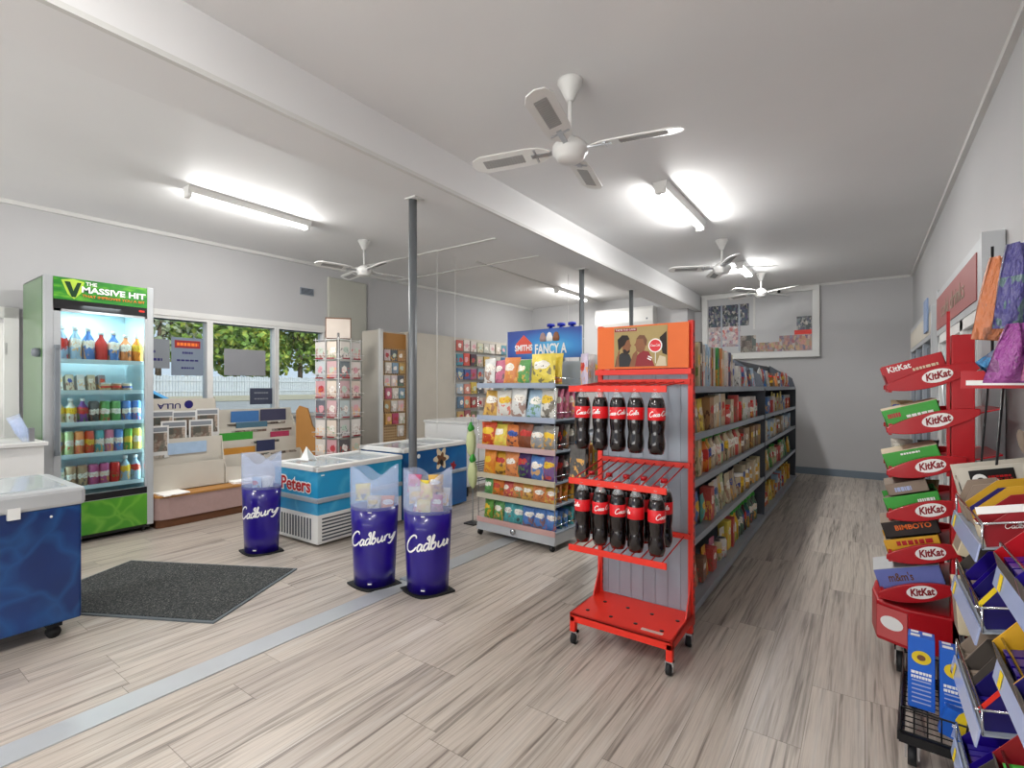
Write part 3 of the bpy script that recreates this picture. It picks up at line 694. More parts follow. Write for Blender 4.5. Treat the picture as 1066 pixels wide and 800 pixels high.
# ------------------------------------------------------------------ blue chest freezer, far left
t = thing('chest_freezer', 'dark blue water print chest freezer cut by left picture edge', 'freezer', (-3.33, .84, 0), 0)
box(-.62, 0, -1.2, 0, .085, .68).obj('body', 'water', t, bevel=.01)
MB().box(-.64, .015, -1.215, .015, .67, .765).obj('top_rim', 'silver', t, bevel=.02)
box(-.58, -.04, -1.15, -.05, .766, .772).obj('glass_lid', 'lid', t)
box(.0, .022, -.28, -.235, .645, .7).obj('latch', 'white', t)
for yy in (-.12, -.7): MB().lathe([(.001, 0), (.006, 0), (.006, .003), (.001, .004)], n=10).obj('screw', 'wht', t, loc=(0, yy, .63), rot=(0, PI/2, 0))
for yy in (-.1, -1.1):
    for xx in (-.06, -.56):
        MB().tube([(xx-.014, yy, .03), (xx+.014, yy, .03)], .03, 14).box(xx-.03, xx+.03, yy-.03, yy+.03, .06, .086).obj('caster', 'rubber', t)

# ------------------------------------------------------------------ ledge, newspaper stands
t = thing('window_ledge', 'low pinkish ledge with wooden top under the shop windows', 'ledge', (-5.15, 0, 0))
poly = [(-.7, 1.82), (-.06, 1.82), (-.02, 1.85), (0, 1.92), (0, 2.95), (-.05, 3.05), (-.7, 3.1)]
MB().prism([(-.66, 1.84), (-.08, 1.84), (-.05, 1.87), (-.04, 1.92), (-.04, 2.9), (-.08, 3.0), (-.66, 3.05)], 'z', 0, .08).obj('plinth', 'brown', t)
MB().prism(poly, 'z', .08, .275).obj('body', 'pink', t)
MB().prism([(p[0]+(.01 if p[0] > -.5 else 0), p[1]) for p in poly], 'z', .275, .295).obj('top', 'tan', t, bevel=.003)
tag(box(-.15, .15, -.11, .11, 0, .012).obj('newspaper', 'paper', loc=(-5.27, 1.96, .296), rot=(0, 0, .1)), 'folded newspaper lying flat on the left of wooden ledge', 'newspaper')
tag(box(-.12, .12, -.2, .2, 0, .02).obj('newspaper', 'paper', loc=(-5.3, 2.72, .296), rot=(0, 0, -.1)), 'newspaper pile lying flat at right end of wooden ledge', 'newspaper')
ME['np'] = MB().box(-.115, .115, -.006, .006, 0, .3).box(-.1, .1, -.0075, -.006, .245, .285, 1).box(-.1, .1, -.0075, -.006, .06, .235, 2).mesh('newspaper', ['trimw', 'noticegrey', 'news'])
def stand(y0, y1, tiers, name_lb, end=False):
    t = thing('newspaper_stand', name_lb, 'newspaper stand', (-5.33, y0, .296))
    L = y1-y0; back = MB()
    zt = tiers[-1][1]+.02
    back.prism([(-.05-.04*len(tiers)-.03, 0), (-.05-.04*len(tiers), 0), (-.05-.04*len(tiers), tiers[-1][2]), (-.05-.04*len(tiers)-.03, tiers[-1][2])], 'y', 0, L)
    back.obj('back_board', 'cream', t)
    for k, (z0, z1, _) in enumerate(tiers):
        x = -.05*k
        MB().box(x-.008, x, 0, L, z0, z1).box(x-.06, x, 0, L, z0, z0+.008).obj('tier', 'cream', t)
    poly = [(0, 0), (0, tiers[0][1])]
    for k, (z0, z1, _) in enumerate(tiers): poly += [(-.05*k, z1)]
    poly += [(-.05-.04*len(tiers)-.03, tiers[-1][2]), (-.05-.04*len(tiers)-.03, 0)]
    MB().prism(poly, 'y', -.01, 0).obj('side_panel', 'cream', t); MB().prism(poly, 'y', L, L+.01).obj('side_panel', 'cream', t)
    return t
st1 = stand(1.83, 2.47, [(0, .25, 0), (.2, .49, 0), (.42, .43, .87)], 'left cream newspaper stand with photo papers on ledge')
text('lettering', 'ULLA', .07, 'navy', st1, (-.168, .22, .80), (PI/2, PI, PI/2), bold=.001, width=.2)
MB().prism([(math.cos(a)*.04, math.sin(a)*.04) for a in [2*PI*i/16 for i in range(16)]], 'x', 0, .002).obj('emblem', 'navy', st1, loc=(-.169, .39, .81))
box(-.041, -.039, .16, .5, .34, .45).obj('picture_strip', mat('pale_blue_print', '#9db4cc', .5, grain=20), st1)
box(-.041, -.039, .02, .13, .32, .345).obj('picture_strip', 'news', st1)
papers1 = [(1.96, .74, -.13, 0, 'top left'), (2.16, .73, -.13, 1, 'top middle'), (2.37, .745, -.13, 2, 'top right'), (2.05, .64, -.08, 0, 'lower middle'), (2.29, .64, -.08, 2, 'lower right'), (1.89, .60, -.06, 1, 'lowest left')]
for (y, z, dx, q, lb) in papers1:
    o = bpy.data.objects.new('newspaper', ME['np']); COL.objects.link(o); o.location = (-5.33+dx+.01, y, z+.296-.28); o.rotation_euler = (0, 0, PI/2); o.scale = (.95, 1, 1)
    tag(o, f'{lb} newspaper with photo front page in left stand', 'newspaper')
st2 = stand(2.50, 3.35, [(0, .16, 0), (.1, .28, 0), (.22, .42, 0), (.36, .54, 0), (.46, .6, .74)], 'right cream tiered newspaper stand with green and gold papers')
label(st2, 'right cream tiered newspaper stand with green and gold papers')
for k, (y, z, col, w_, lb) in enumerate(((2.66, .50, '#2f8a2a', .34, 'bright green topped magazine left in right newspaper stand'), (2.66, .345, '#b07a2a', .34, 'gold topped magazine below the green one in right stand'),
        (2.8, .72, '#3a6aa0', .3, 'blue headed newspaper in top row of right stand'), (3.12, .73, '#3a3a52', .3, 'dark headed newspaper at right of top row, right stand'), (2.85, .6, '#45687a', .34, 'grey blue newspaper in second row of right stand'), (3.14, .48, '#a03050', .22, 'pink headed newspaper in third row of right stand'), (2.95, .40, '#2a3050', .2, 'black lettered newspaper in fourth row of right stand'))):
    ix = -.05*(4 if z > .7 else 3 if z > .55 else 2 if z > .45 else 1)-.02
    mb = MB().box(-.004, .004, -w_/2, w_/2, -.16, .0); 
    o = tag(mb.obj('newspaper', mat('print_%d' % k, col, .6, grain=30), loc=(-5.33+ix, y, .296+z-.06+.06)), lb, 'newspaper')
box(.004-.05*2, .006-.05*2, .15, .7, .31, .35)
for (k, y0_, y1_, z_) in ((3, .12, .5, .505), (3, .56, .8, .50), (2, .3, .62, .38), (1, .38, .8, .25), (4, .1, .75, .575)):
    box(-.05*k+.0005, -.05*k+.0025, y0_, y1_, z_-.014, z_+.012).obj('title_strip', 'news', st2)
# curved tan end board
t = thing('end_board', 'curved tan wooden board at the right end of newspaper stand', 'board', (-5.25, 3.42, 0))
MB().prism([(-.2, .3), (-.2, 1.0), (-.16, 1.06), (-.06, 1.03), (.0, .82), (.1, .72), (.14, .5), (.14, .3)], 'y', 0, .025).obj('panel', 'tan', t, rot=(0, 0, .5))
MB().box(-.2, .14, -.005, .03, 0, .3).obj('foot', 'brown', t, rot=(0, 0, .5))

# window notices
def notice(y, z, w, h, m, lb, lines):
    t = thing('window_notice', lb, 'notice', (WX(y)-.035, y, z), -LW)
    box(0, .003, -w/2, w/2, -h/2, h/2).obj('sheet', m, t)
    for (s, sz, dz, mm, ww) in lines: marks(t, 0, dz, ww, sz*.7, mm, 'x', .003, seed=len(s))
    return t
t = notice(2.03, 1.62, .33, .3, 'noticegrey', 'grey notice on left window pane beside the fridge', [('WE', .06, .02, 'navy', .08), ('DELIVER', .06, -.06, 'navy', .2)])
t = notice(2.36, 1.6, .30, .4, mat('notice_blue_grey', '#74808f', .6), 'blue grey poster with orange heading on left window pane', [('Opening', .05, .04, 'navy', .1), ('hours', .04, -.04, 'navy', .2), ('Monday', .04, -.12, 'navy', .12)])
box(.003, .005, -.12, .12, .09, .17).obj('heading_block', 'redd', t); marks(t, 0, .13, .2, .05, 'orangecap', 'x', .005)
notice(2.95, 1.56, .46, .3, mat('notice_plain', '#85868a', .7), 'plain grey rectangle on the middle window pane', [])
t = notice(3.13, 1.17, .26, .19, mat('notice_dark', '#3a3f52', .6), 'small dark notice low on the middle window pane', [('OPEN', .04, .04, 'noticegrey', .16), ('7 DAYS', .03, -.03, 'noticegrey', .16)])

# ------------------------------------------------------------------ greeting card spinner
spx, spy = -4.94, 3.55
t = thing('card_spinner', 'white wire greeting card spinner with red price tabs near window', 'card rack', (spx, spy, 0), math.radians(9.3))
# square plan, side .34, faces local +x and -y
Sd = .17
b = MB()
for sx in (-1, 1):
    for sy in (-1, 1): b.tube([(sx*Sd, sy*Sd, .3), (sx*Sd, sy*Sd, 1.83)], .005, 6)
for k in range(7):
    z = .5+.218*k
    b.tube([(Sd+.015, -Sd-.015, z), (Sd+.015, Sd+.015, z), (-Sd-.015, Sd+.015, z), (-Sd-.015, -Sd-.015, z)], .004, 6, closed=True)
    if k < 6: b.tube([(Sd+.03, -Sd-.03, z+.05), (Sd+.03, Sd+.03, z+.05), (-Sd-.03, Sd+.03, z+.05), (-Sd-.03, -Sd-.03, z+.05)], .003, 6, closed=True)
for q in (-.0,):
    for k in range(2):
        b.tube([(Sd+.02, q, .4), (Sd+.02, q, 1.83)], .005, 6); b.tube([(q, -Sd-.02, .4), (q, -Sd-.02, 1.83)], .005, 6)
b.obj('wire_frame', 'white', t)
MB().cyl(0, 0, 0.03, 1.9, .018).obj('pole', 'chrome', t); MB().lathe([(.24, 0), (.24, .02), (.05, .04), (.02, .05)]).obj('base', 'black', t)
box(-.13, .13, -.01, .01, 1.84, 2.06).obj('header_card', mat('spinner_header', '#cabfb4', .6, grain=8), t, rot=(0, 0, math.radians(45)))
box(-.14, .14, -.008, .008, 1.83, 2.075).obj('header_frame', 'brown', t, rot=(0, 0, math.radians(45)), loc=(-.008, .008, 0))
for k in range(6):
    z = .5+.218*k
    for q in ((Sd+.031, Sd+.034, -Sd+.03, -.03), (Sd+.031, Sd+.034, .03, Sd-.03), (-Sd+.03, -.03, -Sd-.034, -Sd-.031), (.03, Sd-.03, -Sd-.034, -Sd-.031)): MB().box(*q, z, z+.014).obj('price_tab', 'redd', t)
ME['greeting_card'] = MB().box(-.07, .07, -.003, .003, 0, .185).mesh('greeting_card', 'cardprint')
cols = ['#d4ccc4', '#c8c0bc', '#cfd0c4', '#c8a0a4', '#a8bca8', '#dcd4cc', '#3a2f34', '#c43a3a', '#b8c4c4', '#d8c8b8', '#54646c', '#c8c49a']
a0 = math.radians(9.3)
for k in range(6):
    for c_ in range(4):
        z = .508+.218*k
        if c_ < 2: lx, ly, rr = (-.085 if c_ == 0 else .085), -Sd-.012, a0
        else: lx, ly, rr = Sd+.012, (-.085 if c_ == 2 else .085), a0+PI/2
        x = spx+lx*math.cos(a0)-ly*math.sin(a0); y = spy+lx*math.sin(a0)+ly*math.cos(a0)
        cc = cols[(k*5+c_*3+(k*c_)) % 12]
        put('greeting_card', x, y, z, rr, cc, f'greeting card in {orow(c_)} column from left, {orow(5-k)} row down on spinner', 'cards in the spinner', cat='greeting card')

# ------------------------------------------------------------------ panels along the left side with pegboards
t = thing('display_partition', 'cream display partition with pegboards behind the freezers', 'partition', (-4.98, 4.18, 0))
MB().box(-.34, 0, 0, .05, 0, 2.0).box(-.35, 0, .5, 1.42, 0, 2.02).box(-.35, 0, 1.42, 3.9, 0, 2.02).box(-.35, -.08, .05, .5, 0, 2.0).obj('panel', 'cream', t)
MB().box(-.08, -.06, .05, .5, .3, 1.98).obj('tan_panel', 'tan', t)
MB().box(-.06, -.05, .1, .48, .35, 1.78).obj('pegboard', 'peg', t)
MB().box(-.02, .01, -.004, .05, 0, 2.01).box(-.02, .01, .5, .53, 0, 2.03).obj('edge_strip', 'trimw', t)
MB().box(0, .008, 1.42, 2.95, .6, 1.98).obj('slatboard', mat('slatboard_grey', '#9c9a95', .6, grain=6), t)
sb = MB()
for k in range(9): sb.box(.008, .014, 1.42, 2.95, .65+k*.16, .66+k*.16)
sb.obj('hook_rail', 'steel', t)
ME['gift_pack'] = MB().box(-.05, .05, -.01, .01, 0, .14).mesh('gift_pack', 'cardprint')
pc = ['#c8b8b8', '#b04a6a', '#3a3f4c', '#d0c8bc', '#a87a3a', '#6a8aa0', '#c8c4bc', '#b8904a']
n = 0
for r in range(7):
    for c_ in range(3):
        if r == 6 and c_ != 2: continue
        put('gift_pack', -4.98-.035, 4.33+c_*.115+.02*(r % 2), 1.62-r*.165, PI/2, pc[(r*3+c_*2) % 8], f'small hanging packet, row {orow(r)} down, {orow(c_)} across on tan pegboard', 'packets on the tan pegboard', cat='packet')
bright = ['#b8322a', '#d8d2ca', '#c8c4bc', '#c8c4a8', '#b8b4ac', '#d0ccc4', '#c4bcae', '#2f8a9a', '#c8402f', '#202a3a', '#b8b09a', '#c0a860', '#cac6be', '#b4b0a4', '#2a5a8a', '#245a90', '#a05a7a', '#7a9aa8', '#b8b4b0', '#d8d4cc', '#b4a898', '#94a8b8', '#c87a6a', '#c8a83a', '#1c2030', '#bcb8b0', '#c0b0a0', '#a8a4a0', '#3f6a8a', '#d06a4a', '#8a1f2a', '#c8c0b8', '#b09a8a', '#a8a098', '#c8b8a0', '#b8a068', '#80203a', '#5a6a4a', '#c0bcb4', '#b0aca4', '#d0ccc4', '#a09890']
n = 0
for r in range(6):
    for c_ in range(9):
        h = .9+.25*R.random(); co = bright[(r*7+c_) % len(bright)]
        if r >= 5 and c_ > 6: continue
        put('gift_pack', -4.955, 5.68+c_*.158+R.uniform(-.012, .012), 1.82-r*.215, PI/2, co, f'hanging card or toy pack, {orow(c_)} across, {orow(r)} row down on grey slatboard', 'packs hanging on the slatboard', (1.35, 1.2, 1.28*h*.9), cat='packet')

# ------------------------------------------------------------------ ice cream freezers
def chest(y0, y1, H, blue, lb, ang, loc, louver=False):
    L = y1-y0; t = thing('ice_cream_freezer', lb, 'freezer', loc, ang)
    D = .6
    if louver:
        MB().box(-D, 0, 0, L, .02, .255).obj('lower_body', 'white', t, bevel=.006)
        g = MB()
        for k in range(7): g.box(0, .004, .04, L*.55, .045+k*.028, .057+k*.028)
        for k in range(12): g.box(-D+.06+k*.04, -D+.075+k*.04, -.004, 0, .05, .22)
        g.obj('vent_slots', 'darkgrey', t)
        MB().box(-D, 0, 0, L, .255, .36).obj('blue_band', blue, t)
        MB().box(-D, 0, 0, L, .36, .60).obj('blue_panel', blue, t)
        MB().box(-D-.012, .014, -.014, L, .35, .39).obj('bumper', 'greymetal', t, bevel=.008)
    else:
        MB().box(-D, 0, 0, L, .02, H-.04).obj('blue_panel', blue, t)
        MB().box(.0, .014, 0, L, .36, .40).obj('bumper', 'greymetal', t, bevel=.008)
    rim = MB().box(-D-.012, -D+.05, -.012, L, H-.04, H).box(-.05, .014, -.012, L, H-.04, H).box(-D, 0, -.012, .04, H-.04, H).box(-D, 0, L-.04, L, H-.04, H)
    rim.obj('top_rim', 'white', t, bevel=.006)
    MB().box(-D+.05, -.05, .04, L/2+.02, H-.012, H-.006).box(-D+.05, -.05, L/2-.02, L-.04, H-.022, H-.016).obj('glass_lid', 'lid', t)
    MB().box(-D+.05, -.05, L/2-.02, L/2, H-.022, H-.002).obj('lid_frame', 'white', t)
    box(-D+.05, -.05, .04, L-.04, H-.12, H-.1).obj('interior_floor', 'blueglass', t)
    return t
a1 = 0.0
pt = chest(0, .9, .64, 'petblue', 'light blue ice cream freezer with white louvred base', 0.02, (-3.55, 2.36, 0), True)
# Peters lettering on the short end
sg, wd = script('C', 1)
box(-.52, -.2, -.004, -.001, .37, .375)
text('lettering', 'Peters', .15, 'wht', pt, (-.29, -.006, .475), FY, bold=.012, width=.42)
text('lettering', 'Peters', .15, 'redk', pt, (-.29, -.009, .475), FY, bold=.003, width=.41)
box(.0, .003, .03, .06, .565, .575).obj('badge', 'wht', pt)
ft = chest(0, .95, .69, 'darkblue', 'dark blue ice cream freezer with dessert picture, farther end', 0.03, (-3.565, 3.28, 0))
m = MB()
def splash(mb, cy, cz, r, n, m_=0, x0=.001, x1=.003, lob=.28):
    mb.prism([(cy+r*(1+lob*math.cos(n*a))*math.cos(a), cz+r*(1+lob*math.cos(n*a))*math.sin(a)) for a in [2*PI*i/48 for i in range(48)]], 'x', x0, x1, m_)
splash(m, .53, .54, .095, 6); o = m.obj('dessert_picture', 'beige', ft)
m = MB(); splash(m, .53, .53, .06, 5, 0, .003, .004); m.obj('dessert_picture', 'brown', ft)
m = MB(); splash(m, .53, .50, .028, 4, 0, .004, .005, .1); m.obj('dessert_picture', 'black', ft)
m = MB(); splash(m, .72, .44, .04, 5); m.obj('dessert_picture', 'redd', ft)
MB().prism([(.2+.022*math.cos(a), .6+.022*math.sin(a)) for a in [2*PI*i/16 for i in range(16)]], 'x', .001, .003).obj('round_sticker', 'wht', ft)
# tubs and ice creams visible through the glass
for k in range(7):
    put('small_carton', -3.84+.05*(k % 2), 2.5+k*.115, .535, .1, ['#c8a088', '#d8d4cc', '#b04a3a', '#d8c8a8', '#8a98b8', '#d4d0cc', '#c0806a'][k], f'ice cream box, {orow(k)} from near end inside light blue freezer', 'boxes in the light blue freezer', (1, 1.2, .35), name='ice_cream_box', cat='ice cream box')
for k in range(6):
    put('small_carton', -3.84+.05*(k % 2), 3.42+k*.125, .585, .1, ['#b8a088', '#d8d4cc', '#a05a4a', '#c8b898', '#8a98b8', '#c4b0a0'][k], f'ice cream box, {orow(k)} from near end inside dark blue freezer', 'boxes in the dark blue freezer', (1, 1.2, .35), name='ice_cream_box', cat='ice cream box')
# folded white card on the freezer top
tag(MB().add([(0, 0, 0), (.1, .02, 0), (.05, .03, .12), (0, .08, 0), (.1, .1, 0)], [(0, 1, 2), (4, 3, 2)]).obj('price_card', 'wht', loc=(-4.02, 2.5, .642), solid=.003), 'small folded white price card on light blue freezer', 'price card')
# white chest cabinet beyond
t = thing('white_cabinet', 'white cabinet with side grille between freezer and snack stand', 'cabinet', (-3.75, 4.42, 0))
box(-.68, 0, 0, .75, .12, .85).obj('body', 'white', t, bevel=.008); box(-.69, .01, -.01, .76, .85, .875).obj('top', 'trimw', t)
g = MB()
for k in range(9): g.box(0, .004, .1, .6, .16+k*.028, .172+k*.028)
g.obj('grille', 'darkgrey', t)
for xx in (-.62, -.06):
    MB().box(xx-.02, xx+.02, .03, .07, 0, .12).box(xx-.02, xx+.02, .66, .7, 0, .12).obj('leg', 'black', t)
# pale green hanging packets
for k, (z, lb) in enumerate(((.62, 'upper pale green packet hanging left of snack stand'), (.33, 'lower pale green packet hanging left of snack stand'))):
    t = thing('hanging_packet', lb, 'packet', (-3.02+.02*k, 3.62, z))
    MB().lathe([(.01, 0), (.04, .04), (.055, .12), (.05, .2), (.02, .27), (.008, .3)], n=12, sy=.6).obj('packet', mat('pale_green_pack_%d' % k, '#c8d09a', .5, grain=30), t)
    MB().tube([(0, 0, .29), (0, 0, .36)], .002, 5).obj('hook_string', 'wire', t)
    MB().lathe([(.02, .24), (.035, .27), (.01, .33)], n=8).obj('leafy_top', 'green', t)
t = thing('hanging_bar', 'thin grey rod on the left edge of snack stand', 'rod', (-3.0, 3.62, 0))
MB().tube([(0, 0, 0.0), (0, 0, 1.0)], .004, 6).obj('rod', 'greymetal', t); MB().box(-.06, .06, -.06, .06, 0, .01).obj('base', 'black', t)

# ------------------------------------------------------------------ violet bins
Wb, Db, HB = .155, .10, .515
def lens(u, z, side=1, k=1.0):   # u in -1..1
    w = (Wb-.024*(1-z/HB if z < HB else 0))*k
    return (w*u, -side*Db*k*(1-abs(u)**2.2)**.8, z)
def binn(x, y, lb, content, ang=.6, slope=.16, shift=0, tw=.285):
    t = thing('promotional_bin', lb, 'bin', (x, y, 0), ang)
    mb = MB(); mb.grid(lambda u, v: lens(2*u-1, .012+v*(HB-.012)), 20, 4); mb.grid(lambda u, v: lens(1-2*u, .012+v*(HB-.012), -1), 20, 4)
    mb.obj('body', 'purple', t, solid=.003)
    top = lambda u: .785-.02*(1-u)-.085*math.exp(-((u-.58)/.24)**2)
    mb = MB(); mb.grid(lambda u, v: tuple(a*1.01 if i < 2 else a for i, a in enumerate(lens(2*u-1, HB-.02+v*(top(u)-HB+.02)))), 20, 5)
    mb.grid(lambda u, v: tuple(a*1.01 if i < 2 else a for i, a in enumerate(lens(1-2*u, HB-.02+v*(top(1-u)-HB+.02), -1))), 20, 5)
    mb.obj('clear_sleeve', 'frost', t, solid=.002)
    pl = [(.178*u/10, -.135*(1-abs(u/10)**1.5)) for u in range(-10, 11)]+[(.178*u/10, .135*(1-abs(u/10)**1.5)) for u in range(9, -10, -1)]
    MB().prism(pl, 'z', 0, .012).obj('base_plate', 'rubber', t)
    pl2 = [(a*.75, b_*.75) for a, b_ in pl]
    MB().prism(pl2, 'z', HB-.06, HB-.05).obj('inner_tray', 'white', t)
    sg, w_ = script('Cadbury', tw, .27, .22, slope, capscale=1.25)
    def mp(u, v):
        u += shift; z = .29+v*1.1
        w = Wb-.024*(1-z/HB); uu = max(-.999, min(.999, u/w))
        p = lens(uu, z); return (p[0]*1.0+.0*uu, p[1]-.0045, p[2])
    mb = MB()
    for q in sg:
        q = [p for p in q if abs(p[0]+shift) < Wb*.96-.008]
        if len(q) > 2: mb.ribbon(q, w_, mp)
    mb.obj('lettering', 'wht', t, solid=.001)
    box(-.012, .012, -Db-.004, -Db+.001, .485, .492).obj('clip', 'wht', t); box(-.012, .012, -Db-.004, -Db+.001, .035, .042).obj('clip', 'wht', t)
    # sweets inside: each a packet
    for k, (co, dx, dy, dz, kind) in enumerate(content):
        ca, sa = math.cos(ang), math.sin(ang)
        put('snack_packet', x+dx*ca-dy*sa, y+dx*sa+dy*ca, HB-.05+dz, ang+R.uniform(-.3, .3), C[co], f'{co} sweet packet, {orow(k)} item inside {kind}', None, (.85, .7, .75), rx=R.uniform(-.3, .3), name='sweet_packet', cat='sweet packet')
binn(-3.835, 2.06, 'violet promotional bin standing beside the light blue freezer', [('pale blue', -.04, 0, .0, 'bin by the freezer'), ('white', .05, 0, .0, 'bin by the freezer')])
binn(-2.60, 2.14, 'violet promotional bin, middle one, with nearly empty clear sleeve', [('yellow', -.07, -.01, .08, 'middle bin'), ('cream', 0, 0, .0, 'middle bin'), ('orange', .08, 0, -.005, 'middle bin')])
binn(-2.245, 2.265, 'violet promotional bin nearest camera, filled with sweet packets', [('gold', .06, -.02, .16, 'nearest bin'), ('cream', -.07, 0, .08, 'nearest bin'), ('yellow', -.02, -.02, .0, 'nearest bin'), ('pink', .06, 0, .03, 'nearest bin'), ('white', .09, .01, .07, 'nearest bin'), ('pink', -.09, .0, .15, 'nearest bin'), ('orange', 0, .02, .08, 'nearest bin'), ('magenta', -.06, 0, 0, 'nearest bin'), ('yellow', .0, -.03, .12, 'nearest bin')], ang=.5, shift=.035, tw=.315)

# ------------------------------------------------------------------ floor mat
A_, B_ = Vector((-2.87, 1.28)), Vector((-3.25, 2.0)); e1 = (B_-A_).normalized(); e2 = Vector((-e1.y, e1.x)); L1 = (B_-A_).length
t = thing('door_mat', 'dark speckled rectangular entrance mat lying on plank floor', 'mat', (A_.x, A_.y, 0), math.atan2(e1.y, e1.x))
MB().box(0.02, L1-.02, .02, 1.28, 0, .012).obj('pile', 'mat', t)
MB().box(0, L1, 0, .02, 0, .008).box(0, L1, 1.28, 1.3, 0, .008).box(0, .02, 0.02, 1.28, 0, .008).box(L1-.02, L1, .02, 1.28, 0, .008).obj('border', mat('mat_border', '#5d6468', .5), t)

# ------------------------------------------------------------------ snack stand
SA = -math.atan(.09/.8)*.5
t = thing('snack_stand', 'grey six shelf chip stand with blue pictured header', 'display stand', (-2.76, 3.4, 0), SA)
SW, SD = .81, .42
SZ = [.145, .355, .53, .775, 1.025, 1.30]
for z in SZ:
    s_ = MB().box(0, SW, 0, SD, z-.012, z).obj('shelf', 'greymetal', t)
    MB().box(0, SW, -.012, 0, z-.03, z+.012).obj('price_strip', mat('strip_%d' % int(z*100), ['#c8a09a', '#bdb8a4', '#c4baa0', '#c8a8a8', '#a4aec0', '#9aa6b8'][SZ.index(z)], .4), s_)
MB().prism([(-.02, .05), (0.0, .14), (.02, .14), (.02, .05)], 'x', 0, SW).box(0, SW, .02, SD, .05, .13).obj('base', 'silver', t)
MB().tube([(SW*.5, -.03, .09), (SW*.5, -.012, .09)], .022, 16).obj('badge', 'chrome', t)
for xx in (.008, SW-.008):
    MB().box(xx-.008, xx+.008, SD-.02, SD, .05, 1.8).obj('upright', 'silver', t)
    fr = MB(); fr.tube([(xx, .0, .15), (xx, .0, 1.33)], .004, 6)
    for z in SZ: fr.tube([(xx, 0, z+.05), (xx, SD, z+.05)], .003, 6)
    fr.obj('side_wire', 'chrome', t)
box(.01, SW-.01, SD-.008, SD, .14, 1.5).obj('back_panel', 'greymetal', t)
for xx in (.03, SW-.03):
    for yy in (.0, SD-.03): MB().tube([(xx-.012, yy, .025), (xx+.012, yy, .025)], .025, 12).obj('caster', 'rubber', t)
hd = MB().box(.02, SW-.0, SD-.03, SD-.02, 1.53, 1.79).obj('header_sign', 'smith', t)
yS = SD-.033
MB().prism([(.12, 1.58), (.3, 1.58), (.3, 1.67), (.21, 1.75), (.12, 1.67)], 'y', yS, yS+.002).obj('diamond_badge', mat('salmon_red', '#d8503c', .5), hd)
text('lettering', "SMITHS", .075, 'wht', hd, (.21, yS-.003, 1.63), FY, bold=.002, width=.2)
text('lettering', "FANCY A", .12, 'wht', hd, (.5, yS-.003, 1.61), FY, bold=.003, width=.33)
for dx, cc in ((.42, 'pink'), (.49, 'wht'), (.56, 'skin')):
    MB().lathe([(.001, 0), (.03, .0), (.035, .03), (.02, .07), (.001, .08)], n=10, sy=.05).obj('printed_character', cc, hd, loc=(dx, yS, 1.68))
def sp(x, y, z): # stand local to world
    return (-2.76+x*math.cos(SA)-y*math.sin(SA), 3.4+x*math.sin(SA)+y*math.cos(SA), z)
rows = {
 5: (['white', 'pink', 'orange', 'green'], 'chip_packet', 'top', ['yellow']),
 4: (['gold', 'white', 'white', 'pale blue', 'white'], 'chip_packet_tall', 'second', ['pink', 'pink', 'pink']),
 3: (['red', 'yellow', 'orange', 'brown', 'grey', 'grey'], 'chip_packet', 'third', ['black', 'grey', 'black']),
 2: (['orange', 'gold', 'orange', 'navy', 'blue', 'purple'], 'chip_packet', 'fourth', ['black', 'black', 'grey']),
 1: (['green', 'orange', 'red', 'orange', 'gold', 'orange', 'gold'], 'snack_packet', 'fifth', ['orange', 'orange', 'gold']),
 0: (['green', 'green', 'teal', 'teal', 'blue', 'blue', 'blue'], 'snack_packet', 'bottom', ['blue', 'blue', 'teal']),
}
for r, (cs, kd, nm, deep) in rows.items():
    n = len(cs); wtot = SW-.06 if r != 5 else SW*.6
    for i, co in enumerate(cs):
        x_ = .04+wtot*(i+.5)/n; p = sp(x_, .035, SZ[r]+.003)
        hsc = {5: 1.02, 4: .95, 3: .92, 2: .95, 1: .88, 0: 1.05}[r]
        put(kd, *p, SA+R.uniform(-.2, .2), C[co], f'{co} chip packet, {orow(i)} from left on {nm} shelf of chip stand', 'front packets on the chip stand', (1.12*min(1.15, wtot/n/.115), 1.3, hsc*R.uniform(.93, 1.06)), rx=-.12+R.uniform(-.1, .06), ry=R.uniform(-.07, .07))
    for i, co in enumerate(deep):
        if r == 5:
            p = sp(.66, .04, SZ[r]+.003); put('chip_packet_large', *p, SA, C['yellow'], 'large yellow chip packet at right of chip stand top shelf', None, (1, 1, 1.02), rx=-.1); 
            p = sp(.66, .14, SZ[r]+.003); put('chip_packet_large', *p, SA, C['yellow'], 'second large yellow chip packet behind the front one, top shelf', None, (1, 1, 1.04), rx=-.1); continue
        p = sp(SW-.075, .12+i*.09, SZ[r]+.003)
        put(kd, *p, SA+R.uniform(-.1, .1), C[co], f'{co} chip packet, {orow(i+1)} back in right column, {nm} shelf of chip stand', 'packets behind on the chip stand', (1, 1, .95), rx=-.08)
    for i in range(n-1):
        if r == 5: continue
        x_ = .04+wtot*(i+.5)/n; p = sp(x_, .12, SZ[r]+.003)
        put(kd, *p, SA, C[cs[(i+1) % n]], f'{cs[(i+1)%n]} packet behind {orow(i)} front packet, {nm} shelf of chip stand', 'packets behind on the chip stand', (1.0, 1, .97), rx=-.1)
